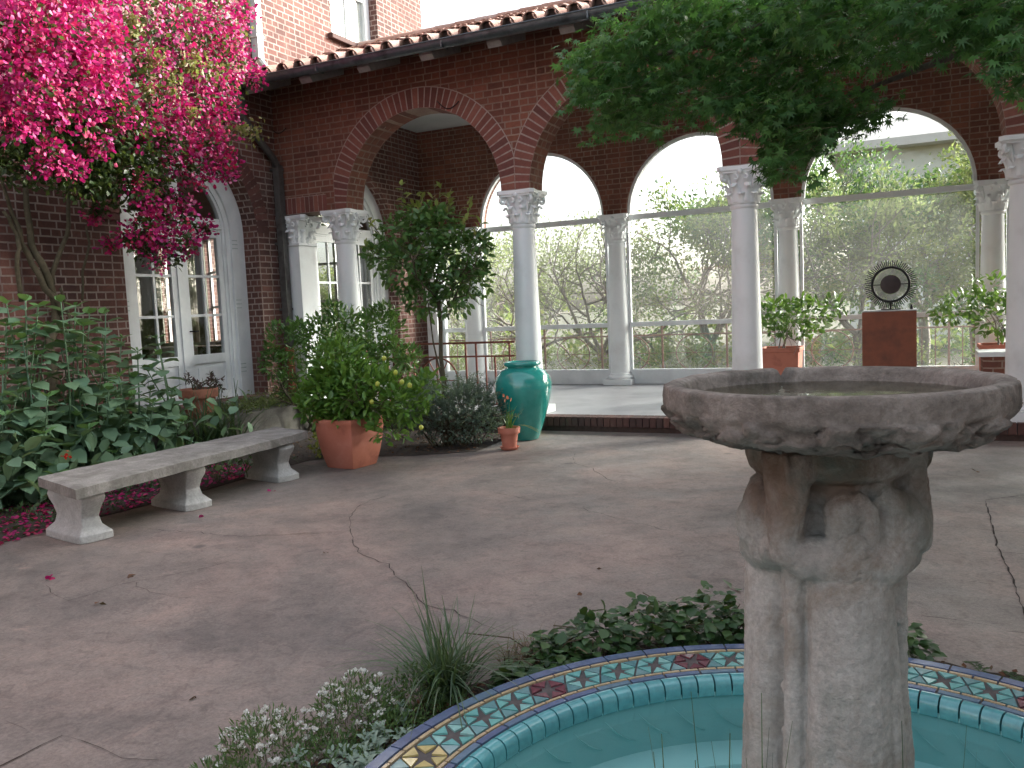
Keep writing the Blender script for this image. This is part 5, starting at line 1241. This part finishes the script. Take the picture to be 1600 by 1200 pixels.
# ------------------------------------------------------------------ standard tree with round crown
TX, TY = 1.98, -.85
T = plant('standard_tree', (TX, TY, G), 'slim lollipop tree with a dense round green crown in front of the first arch', 'tree')
mb = MB(); tips = []
mb.tube([(TX+.03, TY, G), (TX+.02, TY+.01, .3), (TX-.02, TY, .8), (TX, TY, 1.25), (TX-.02, TY, 1.55)], [.035, .03, .028, .027, .026], 8)
mb.tube([(TX-.05, TY, G), (TX-.03, TY+.02, .5), (TX-.12, TY, 1.0), (TX-.16, TY, 1.5)], [.012, .012, .010, .008], 6)
for k in range(7): branching(mb, rng, (TX-.02, TY, 1.35+.07*k), (math.cos(k*2.4)*.8, math.sin(k*2.4)*.8, .7), .45, .016, 2, tips, .7, 5)
mb.build('trunk', M['twig'], T, True)
bl = [(at(a, b, 1, TY+dy), (r*.0076, r*.0076, r*.0073), w) for a, b, r, w, dy in [(660,380,52,2.2,-.1),(640,420,50,2,-.1),(690,430,50,2,.1),(715,395,46,1.6,0),(620,370,36,1,0),(675,350,36,1.1,0),(735,400,36,1.1,.1),(745,440,26,.6,.1),(600,400,30,.7,0),(660,465,36,1,0),(705,470,30,.8,0),(640,340,24,.5,0),(580,395,16,.22,0),(700,350,26,.6,.1),(720,455,30,.6,-.1),(745,380,20,.4,0)]]
P, Dr, Nn = cloud(rng, bl, 2700, .05, .8); Dr = unit(Dr-np.array([0, 0, .25]))
leaves('crown', P, Dr, Nn, rng.uniform(.07, .125, len(P)), rng.uniform(.042, .068, len(P)), T_OVAL, M['l_tree'], T)
mb = MB(); P = []; Dd = []
for (a, b, a2, b2) in [(640,345,628,290),(680,345,690,288),(668,350,676,310),(720,365,738,312),(600,385,578,345),(700,345,702,305),(650,350,645,318),(735,380,752,350),(590,395,570,385),(655,340,660,300)]:
    p0, p1 = at(a, b, 1, TY), at(a2, b2, 1, TY+.05); mb.tube([p0, (p0+p1)/2+rng.normal(size=3)*.02, p1], [.007, .006, .004], 5)
    for t in np.linspace(.25, 1, 7): P += [p0+(p1-p0)*t]*2; Dd += [unit(rng.normal(size=3)*.8+np.array([0, 0, .5])) for _ in range(2)]
mb.build('shoots', M['twig'], T, True)
leaves('young_leaves', P, Dd, rand_dir(rng, len(P))*.5+np.array([0, 0, 1.]), rng.uniform(.08, .14, len(P)), rng.uniform(.045, .065, len(P)), T_OVAL, M['l_shoot'], T)
# ------------------------------------------------------------------ grey-green feathery bush
T = plant('lavender_bush', (2.45, -1.55, G), 'feathery grey green bush spreading between the planter and the jar', 'bush')
n = 2600; cen = np.array([2.45, -1.55, G]); az = rng.uniform(0, 6.28, n)
base = np.c_[cen[0]+rng.normal(size=n)*.26, cen[1]+rng.normal(size=n)*.16, G+rng.uniform(0, .35, n)]
mb = MB()
for k in range(60):
    a = rng.uniform(0, 6.28); l = rng.uniform(.35, .75); p = cen+np.array([rng.normal()*.12, rng.normal()*.1, 0]); tp = p+np.array([math.cos(a)*l*.95, math.sin(a)*l*.6, l*.62]); mb.tube([p, (p+tp)/2+np.array([0, 0, .12]), tp], [.008, .006, .003], 4, cap=False)
mb.build('stems', M['twig'], T, True)
P = []; Dd = []
for k in range(420):
    a = rng.uniform(0, 6.28); rr = rng.uniform(.15, 1)**.6; q = cen+np.array([math.cos(a)*rr*.66-.02, math.sin(a)*rr*.42, .02+.66*math.sqrt(max(0, 1-rr*rr*.92))*rng.uniform(.55, 1.05)+.04])
    d = unit(np.array([math.cos(a)*rr, math.sin(a)*rr*.7, .55])+rng.normal(size=3)*.35); ln = rng.uniform(.12, .26)
    for t in np.linspace(0, 1, 17):
        for s_ in range(3): P.append(q+d*ln*t); Dd.append(unit(d*.55+rng.normal(size=3)*.7))
P = np.array(P); n = len(P); k = P[:, 2] > G+.02; P = P[k]; Dd = np.array(Dd)[k]
leaves('foliage', P, Dd, rand_dir(rng, len(P)), rng.uniform(.028, .05, len(P)), rng.uniform(.005, .010, len(P)), T_DIA, M['l_grey'], T)
P, Dr, Nn = cloud(rng, [((2.55, -1.8, .10), (.42, .2, .22), 1.2), ((2.2, -1.75, .2), (.3, .18, .25), 1), ((2.8, -1.65, .05), (.3, .2, .18), 1)], 1300, .1, .7)
leaves('broad_foliage', P, Dr, Nn, rng.uniform(.03, .055, len(P)), rng.uniform(.018, .032, len(P)), T_DIA, M['l_grey'], T)
# ------------------------------------------------------------------ planting round the pool
def ring_pos(ang, r): return PC+r*np.array([math.cos(R(ang)), math.sin(R(ang))])
T = plant('alyssum_mound', (5.30, -7.72, G), 'mound of tiny white alyssum flowers at the bottom edge', 'flowering plant')
sh_ = np.array([.13, .05, 0]);
bl = [((5.14, -8.0, G+.02), (.20, .20, .15), 1.2), ((5.33, -7.72, G+.03), (.19, .19, .19), 1.4), ((5.46, -7.52, G+.04), (.13, .13, .16), .7), ((5.50, -7.72, G+.0), (.19, .15, .14), .8), ((5.19, -8.25, G), (.22, .2, .12), .9), ((5.40, -8.0, G), (.22, .22, .12), .9), ((5.62, -7.52, G), (.13, .12, .10), .4)]
bl = [(np.array(c)+sh_, r, w) for c, r, w in bl]; P, Dr, Nn = cloud(rng, bl, 9000, .5, .6); k = (P[:, 2] > G) & (np.hypot(P[:, 0]-PC[0], P[:, 1]-PC[1]) > 1.44); P, Dr, Nn = P[k], Dr[k], Nn[k]
leaves('foliage', P, Dr, Nn, rng.uniform(.016, .036, len(P)), rng.uniform(.005, .009, len(P)), T_DIA, M['l_alyssum'], T)
Pf, Df, _ = cloud(rng, [(c, tuple(np.array(r)*1.06), w) for c, r, w in bl[:5]+bl[6:]], 900, .5); Pf = np.array([p for p in Pf if p[2] > G+.07 or rng.random() < .3])[:190]
fP = []; fD = []; st = MB()
for p in Pf:
    k = rng.integers(8, 20); d = rand_dir(rng, k); d[:, 2] = np.abs(d[:, 2]); fP.append(p+d*rng.uniform(.003, .013, (k, 1))); fD.append(d*.5+np.array([0, 0, .4])+rng.normal(size=(k, 3))*.4); st.tube([p-np.array([0, 0, .05]), p], .0012, 3, cap=False)
fP = np.concatenate(fP); fD = np.concatenate(fD); n = len(fP); leaves('flowers', fP, fD, rand_dir(rng, n)*.6+np.array([0, 0, 1.]), .010, .010, T_BRACT, M['petal_white'], T); st.build('stems', M['twig'], T)
T = plant('silver_leaf_plant', (5.68, -7.92, G), 'low silvery woolly leaf plant beside the pool rim', 'plant')
P = []; Dd = []; L = []
for k in range(60):
    q = np.array([5.67+rng.normal()*.10, -7.95+rng.normal()*.15, G+.05+rng.uniform(0, .06)])
    if np.hypot(*(q[:2]-PC)) < 1.425: continue
    ph = rng.uniform(0, 6.28)
    for j in range(9): a = ph+j*2.4; el = .9-.13*j; P.append(q+np.array([0, 0, -.006*j])); Dd.append([math.cos(a)*math.cos(el), math.sin(a)*math.cos(el), math.sin(el)]); L.append(.024+.005*j)
L = np.array(L); leaves('leaves', P, Dd, np.tile([0, 0, 1.], (len(P), 1)), L, L*.55, T_OVAL, M['l_silver'], T)
T = plant('grass_clump', (5.69, -7.27, G), 'spiky clump of arching grey green grass beside the pool rim', 'grass clump')
n = 260; base = np.c_[5.63+rng.normal(size=n)*.035, -7.30+rng.normal(size=n)*.035, np.full(n, G)]
blades('leaves', base, rng.uniform(0, 6.28, n), rng.uniform(.22, .46, n), rng.uniform(.009, .015, n), rng.uniform(.05, .9, n), M['l_grass'], T, lean=rng.uniform(.05, .65, n), seg=8)
n = 9; base = np.c_[5.63+rng.normal(size=n)*.03, -7.30+rng.normal(size=n)*.03, np.full(n, G)]
blades('tall_blades', base, rng.uniform(2.2, 4.4, n), rng.uniform(.42, .56, n), rng.uniform(.007, .010, n), rng.uniform(.02, .15, n), M['l_grass'], T, lean=rng.uniform(.05, .25, n), seg=8)
T = plant('dry_tuft', (5.83, -6.93, G), 'low brown withered tuft between the grass clump and the ivy', 'dry grass')
n = 330; base = np.c_[5.83+rng.normal(size=n)*.05, -6.93+rng.normal(size=n)*.06, np.full(n, G)]
blades('leaves', base, rng.uniform(0, 6.28, n), rng.uniform(.08, .20, n), rng.uniform(.004, .007, n), rng.uniform(.3, .9, n), M['l_dry'], T, lean=rng.uniform(.1, .7, n))
n = 500; a = rng.uniform(R(150), R(205), n); rr = rng.uniform(1.44, 1.72, n); P = np.stack([PC[0]+rr*np.cos(a), PC[1]+rr*np.sin(a), G+.014+rng.uniform(0, .02, n)], -1)
o = leaves('leaf_mulch', P, rand_dir(rng, n)*np.array([1, 1, .3]), np.tile([0, 0, 1.], (n, 1))+rng.normal(size=(n, 3))*.4, rng.uniform(.02, .045, n), rng.uniform(.012, .025, n), T_DIA, M['litter']); tag(o, kind='stuff', label='reddish brown leaf mulch on the soil around the grass clump', cat='mulch')
T = plant('ivy_bed', tuple(ring_pos(120, 1.65))+(G,), 'thick mat of dark ivy along the back of the pool rim', 'ivy')
iv = [(147, 1.52, .10, .11, .7), (139, 1.60, .15, .17, 1.2), (131, 1.64, .18, .21, 1.6), (122, 1.66, .20, .24, 1.8), (113, 1.68, .2, .25, 1.8), (104, 1.66, .2, .22, 1.6), (95, 1.62, .18, .2, 1.2), (86, 1.58, .16, .18, 1.0)]
bl = [((*ring_pos(a, r), G+.02), (w, w, h), wt) for a, r, w, h, wt in iv]
P, Dr, Nn = cloud(rng, bl, 3600, .0, .6); k = (P[:, 2] > G+.01) & (np.hypot(P[:, 0]-PC[0], P[:, 1]-PC[1]) > 1.36); P, Dr, Nn = P[k], Dr[k], Nn[k]; Dr = unit(Dr*np.array([1, 1, .5])-np.array([0, 0, .25]))
leaves('leaves', P, Dr, Nn*np.array([.6, .6, 1])+np.array([0, 0, .8]), rng.uniform(.035, .07, len(P)), rng.uniform(.032, .062, len(P)), T_OVAL, M['l_ivy'], T)
mb = MB()
for k in range(40): a = rng.uniform(90, 148); p = np.array([*ring_pos(a, 1.6), G+.02]); q = p+np.array([rng.normal()*.15, rng.normal()*.12, .14]); mb.tube([p, (p+q)/2+np.array([0, 0, .06]), q], .003, 4, cap=False)
mb.build('runners', M['twig'], T)
T = plant('fern_clump', (7.66, -6.40, G), 'dark ragged ferny clump right of the fountain column behind the rim', 'fern')
P = []; Dd = []
for k in range(110):
    cx_, cy_ = ring_pos(rng.uniform(48, 84), rng.uniform(1.5, 1.68)); a = rng.uniform(0, 6.28); l = rng.uniform(.08, .2); d = np.array([math.cos(a)*.8, math.sin(a)*.8, .6])
    for t in np.linspace(.1, 1, 12):
        q = np.array([cx_, cy_, G])+d*l*t-np.array([0, 0, .09*t*t]); s_ = np.array([-math.sin(a), math.cos(a), 0])
        for e in (-1, 1): P.append(q); Dd.append(unit(s_*e+d*.4))
leaves('fronds', P, Dd, np.tile([0, 0, 1.], (len(P), 1))+rng.normal(size=(len(P), 3))*.3, rng.uniform(.018, .04, len(P)), .009, T_DIA, M['l_fern'], T)
n = 120; a = rng.uniform(R(45), R(84), n); rr = rng.uniform(1.44, 1.74, n); P = np.stack([PC[0]+rr*np.cos(a), PC[1]+rr*np.sin(a), G+.014+rng.uniform(0, .02, n)], -1)
o = leaves('dry_leaves', P, rand_dir(rng, n)*np.array([1, 1, .3]), np.tile([0, 0, 1.], (n, 1))+rng.normal(size=(n, 3))*.4, rng.uniform(.02, .045, n), rng.uniform(.012, .025, n), T_DIA, M['litter']); tag(o, kind='stuff', label='dry reddish leaves on the soil right of the fountain column', cat='leaf litter')
# rushes standing in the pool, close to the viewer
for (c, n, lab, tipz) in [((7.09, -8.88), 26, 'thin pool rushes at the bottom edge left of the fountain column', .77), ((7.39, -8.74), 9, 'sparse pool rushes at the bottom edge right of the fountain column', .69)]:
    T = plant('rush_clump', (c[0], c[1], -.5), lab, 'rushes', 'rushes in the pool')
    base = np.c_[c[0]+rng.normal(size=n)*.035, c[1]+rng.normal(size=n)*.03, np.full(n, -.52)]
    hgt = (tipz+.52)*rng.uniform(.86, 1.03, n)
    blades('stems', base, rng.uniform(0, 6.28, n), hgt, rng.uniform(.006, .009, n), rng.uniform(.0, .06, n), M['l_grass'], T, lean=rng.uniform(.0, .10, n))
# ------------------------------------------------------------------ japanese maple overhead
MT = plant('maple_tree', (10.4, -4.6, G), 'green maple with drooping star shaped leaves overhanging the courtyard from the right', 'tree')
mb = MB(); tips = []
tr0 = np.array([10.4, -4.6, G])
mb.tube([tr0, tr0+np.array([.05, 0, .8]), tr0+np.array([-.1, .05, 1.7]), tr0+np.array([-.25, .0, 2.5])], [.17, .15, .13, .12], 10)
fork = tr0+np.array([-.25, .0, 2.5])
limbs = [[(9.6, -4.4, 3.05), (8.7, -4.15, 3.3), (7.8, -4.0, 3.35), (6.9, -4.1, 3.25), (6.1, -4.25, 3.1), (5.4, -4.4, 3.0)], [(9.7, -5.2, 3.2), (8.9, -6.0, 3.6), (8.6, -6.5, 3.8), (8.2, -7.0, 3.8)], [(9.6, -4.0, 3.4), (8.8, -3.6, 3.8), (7.9, -3.5, 4.0), (7.0, -3.6, 4.0), (6.2, -3.9, 3.9)], [(9.9, -3.9, 3.2), (9.2, -3.2, 3.3), (8.4, -3.0, 3.2), (7.6, -3.3, 3.0), (6.9, -3.6, 2.75)]]
LB = []
for lim in limbs:
    pts = [fork]+[np.array(p) for p in lim]; mb.tube(pts, list(np.linspace(.085, .012, len(pts))), 7)
def in_poly(x, y, pl):
    c = False; j = len(pl)-1
    for i in range(len(pl)):
        if (pl[i][1] > y) != (pl[j][1] > y) and x < (pl[j][0]-pl[i][0])*(y-pl[i][1])/(pl[j][1]-pl[i][1])+pl[i][0]: c = not c
        j = i
    return c
polys = [([(824,116),(852,112),(880,88),(905,62),(930,52),(985,42),(1010,10),(1010,-30),(1310,-30),(1310,150),(1262,178),(1180,158),(1128,180),(1060,188),(1012,206),(985,196),(938,206),(922,196),(946,172),(930,150),(890,160),(868,148),(905,128),(868,124)], 360, (5.2, 6.6)),
         ([(1120,160),(1270,150),(1292,182),(1262,222),(1243,268),(1236,284),(1214,276),(1200,240),(1185,205),(1150,190)], 60, (5.0, 5.8)),
         ([(1215,-30),(1620,-30),(1620,95),(1570,70),(1520,78),(1485,84),(1450,72),(1420,92),(1395,84),(1370,100),(1330,80),(1290,60),(1215,40)], 260, (4.4, 6.4)),
         ([(1250,170),(1300,150),(1385,158),(1378,196),(1330,196),(1300,220),(1262,238),(1248,260)], 42, (5.6, 6.2)),
         ([(1545,-30),(1620,-30),(1620,165),(1590,150),(1570,110),(1540,70)], 40, (4.2, 5.4)),
         ([(1000,-160),(1700,-160),(1700,-30),(960,-30)], 200, (4.2, 6.6)),
         ([(930,40),(1010,0),(1120,20),(1120,150),(960,160),(900,120)], 40, (5.2, 6.2))]
P = []; Dd = []; Nn = []; tw = MB()
spr = []
for pl, k, (d0, d1) in polys:
    xs = [q[0] for q in pl]; ys = [q[1] for q in pl]; c = 0
    while c < k:
        x, y = rng.uniform(min(xs), max(xs)), rng.uniform(min(ys), max(ys))
        if not in_poly(x, y, pl): continue
        c += 1; spr.append((atd(x, y, rng.uniform(d0, d1)), 1))
for k in range(1250):     # unseen sprays added above the frame to shade the right of the court
    q = np.array([rng.uniform(5.4, 10.8), rng.uniform(-9.6, -.9), rng.uniform(3.75, 5.2)])
    if q[1] < -6.2 and q[0] < 8.3: continue
    if q[0] < 7.0 and rng.random() < .75: continue
    spr.append((q, 0))
for q, vis in spr:
    d = unit(np.array([-.8, -.15, -.28])+rng.normal(size=3)*.30); ln = rng.uniform(.16, .32); q0 = q-d*ln*.7
    tw.tube([q0, q0+d*ln*.5+np.array([0, 0, .01]), q0+d*ln], [.002, .0016, .001], 3, cap=False)
    for t in np.linspace(.1, 1, 9 if vis else 6):
        for e in (-1, 1):
            s_ = np.cross(d, [0, 0, 1.]); s_ /= np.linalg.norm(s_)
            P.append(q0+d*ln*t+np.array([0, 0, -.012])+s_*e*.012+rng.normal(size=3)*.03); Dd.append(d*.45+s_*e*rng.uniform(.0, .9)+rng.normal(size=3)*.45+np.array([0, 0, -rng.uniform(.1, .9)])); Nn.append(np.array([0, 0, 1.])+rng.normal(size=3)*.35)
mb.build('trunk', M['bark'], MT, True); tw.build('twigs', M['twig'], MT)
n = len(P); L = rng.uniform(.06, .10, n); leaves('foliage', P, Dd, Nn, L, L, T_MAPLE, M['l_maple'], MT)
# ================================================================== BEYOND THE GLASS
def big_tree(name, x, y, z, h, spread, lean, seed, nleaf, lm, label, bark='bark_pale', low=.25, lsize=.11, group='trees outside the glass', depth=4, fullness=.5):
    g = np.random.default_rng(seed); T = plant(name, (x, y, z), label, 'tree', group); mb = MB(); tips = []
    p0 = np.array([x, y, z]); p1 = p0+np.array([lean*.3, 0, h*low]); mb.tube([p0, (p0+p1)/2+np.array([.04, 0, 0]), p1], [.16, .13, .12], 8, cap=False)
    for k in range(5):
        a = k*2*math.pi/5+g.uniform(-.4, .4); branching(mb, g, p1, (math.cos(a)*spread+lean, math.sin(a)*spread*.7, 1.0), h*.30, .056, depth-1, tips, .55, 5, .02, 3)
    mb.build('trunk', M[bark], T, True)
    nleaf = int(nleaf*1.15); tp = np.array([t[0] for t in tips]); td = np.array([t[1] for t in tips]); i = g.integers(0, len(tp), nleaf)
    P = tp[i]+g.normal(size=(nleaf, 3))*fullness*np.array([1, 1, .8])*.36; D_ = td[i]+g.normal(size=(nleaf, 3))*.7
    leaves('crown', P, D_, rand_dir(g, nleaf), g.uniform(.6, 1.15, nleaf)*lsize, g.uniform(.3, .5, nleaf)*lsize, T_DIA, M[lm], T)
ZO = -.62
big_tree('olive_tree', 1.0, 8.0, ZO, 4.4, 1.2, .1, 1, 4200, 'l_olive', 'grey green olive with a tangle of thin bare branches seen between the first two columns', low=.20, lsize=.10)
big_tree('olive_tree', -1.2, 9.5, ZO, 4.0, 1.1, -.1, 2, 3500, 'l_olive', 'thin olive seen low behind the round crowned tree', low=.22, lsize=.10)
big_tree('olive_tree', 3.3, 8.6, ZO, 5.0, 1.0, .2, 3, 6500, 'l_far', 'leafy tree with forked pale trunk seen in the second bay', low=.2, lsize=.12)
big_tree('broadleaf_tree', 4.6, 10.0, ZO, 5.6, .9, .0, 4, 8000, 'l_deep', 'dark leafed tree behind the third column', low=.25, lsize=.14)
big_tree('broadleaf_tree', 6.3, 9.2, ZO, 4.9, 1.1, .1, 5, 8000, 'l_olive', 'pale leafed tree right behind the sunburst sculpture', low=.22, lsize=.12)
big_tree('broadleaf_tree', 8.6, 10.5, ZO, 5.4, 1.0, -.1, 6, 8500, 'l_far', 'leafy tree behind the rightmost bay', low=.22, lsize=.13)
big_tree('broadleaf_tree', 7.6, 13.5, ZO, 6.0, 1.0, 0, 7, 7000, 'l_far', 'taller tree further off, left of the cream house', low=.25, lsize=.15)
big_tree('broadleaf_tree', 11.5, 12.0, ZO, 6.0, 1.0, -.2, 8, 6000, 'l_deep', 'tree outside beyond the right edge of the glass', low=.25, lsize=.14)
big_tree('broadleaf_tree', -4.5, 12.0, ZO, 5.0, 1.0, 0, 9, 5000, 'l_far', 'tree seen through the far windows of the dark room', low=.22, lsize=.14)
big_tree('broadleaf_tree', -8.0, 10.5, ZO, 4.5, 1.0, 0, 10, 5000, 'l_far', 'left tree seen through the glass of the french doors', low=.22, lsize=.14)
for i, (x, y, w, h, lm, n, lab) in enumerate([(-.2, 6.4, .9, .95, 'l_olive', 2600, 'grey green hedge shrub behind the first ring panel'), (1.7, 6.6, 1.0, 1.0, 'l_far', 3000, 'leafy shrub behind the rings of the first full bay'), (3.5, 6.3, 1.0, 1.15, 'l_olive', 3000, 'grey green shrub behind the second bay railing'), (5.2, 6.6, 1.0, 1.1, 'l_deep', 3000, 'dark shrub behind the third column'), (6.9, 6.4, 1.0, 1.2, 'l_olive', 3000, 'grey shrub directly behind the rust red plinth'), (8.6, 6.6, 1.1, 1.25, 'l_deep', 3200, 'dark shrub behind the railing at the right'), (10.4, 6.8, 1.1, 1.2, 'l_far', 2600, 'shrub outside past the last column'), (-2.6, 7.2, 1.1, 1.2, 'l_far', 2400, 'shrub outside beyond the house corner'), (2.6, 8.0, 1.2, 1.1, 'l_deep', 2600, 'dark shrub under the forked tree')]):
    g = np.random.default_rng(40+i); T = plant('garden_shrub', (x, y, ZO), lab, 'shrub', 'shrubs outside the railing')
    mb = MB(); tips = []
    for k in range(4): branching(mb, g, (x+g.normal()*.1, y, ZO), (g.normal()*.7, g.normal()*.5, 1), h*.42, .02, 2, tips, .6, 4)
    mb.build('branches', M['bark_pale'], T, True)
    bl = [((x+g.normal()*w*.45, y+g.normal()*.25, ZO+h*g.uniform(.35, .9)), (w*.45, .4, h*.32), 1) for _ in range(7)]
    n = int(n*.42); P, Dr, Nn = cloud(g, bl, n, .2, .5); leaves('foliage', P, Dr, Nn, g.uniform(.05, .11, n), g.uniform(.025, .05, n), T_DIA, M[lm], T)
# distant hedge belt and a cream house
HB = []
g = np.random.default_rng(77); n = 6000
xx = g.uniform(-22, 34, n); yy = 19+g.normal(size=n)*1.2; hz = 1.3+.5*np.sin(xx*.7)+.4*np.sin(xx*1.9+1); zz = ZO+g.uniform(0, 1, n)**.8*hz
o = leaves('far_shrubbery', np.stack([xx, yy, zz], -1), rand_dir(g, n), rand_dir(g, n), g.uniform(.2, .4, n), g.uniform(.1, .2, n), T_DIA, M['l_far']); tag(o, kind='stuff', label='distant belt of green shrubbery beyond the garden', cat='shrubbery')
FH = plant('cream_house', (9.2, 27, ZO), 'pale cream house with a low hipped roof far behind the trees at right', 'house')
mb = MB(); mb.box((5.2, 25, ZO), (14, 33, 6.6)); mb.build('wall', M['house_far'], FH)
mb = MB(); a = [(4.4, 24.2, 6.9), (14.8, 24.2, 6.9), (14.8, 33.8, 6.9), (4.4, 33.8, 6.9)]; b = [(8.5, 29, 9.0), (10.5, 29, 9.0)]
mb.add(a+b+[(x, y, 6.602) for x, y, z in a], [(0, 1, 5, 4), (1, 2, 5), (2, 3, 4, 5), (3, 0, 4), (9, 8, 7, 6), (0, 6, 7, 1), (1, 7, 8, 2), (2, 8, 9, 3), (3, 9, 6, 0)]); mb.build('roof', M['roof_far'], FH)
for x in (6.2, 8.2, 10.4, 12.4):
    for z in (1.0, 4.0):
        mb = MB(); mb.box((x-.55, 24.95, z), (x+.55, 24.998, z+1.5)); w = mb.build('window', M['white2'], FH); q = MB(); q.box((x-.47, 24.93, z+.08), (x+.47, 24.948, z+1.42)); q.build('pane', M['dark'], w)
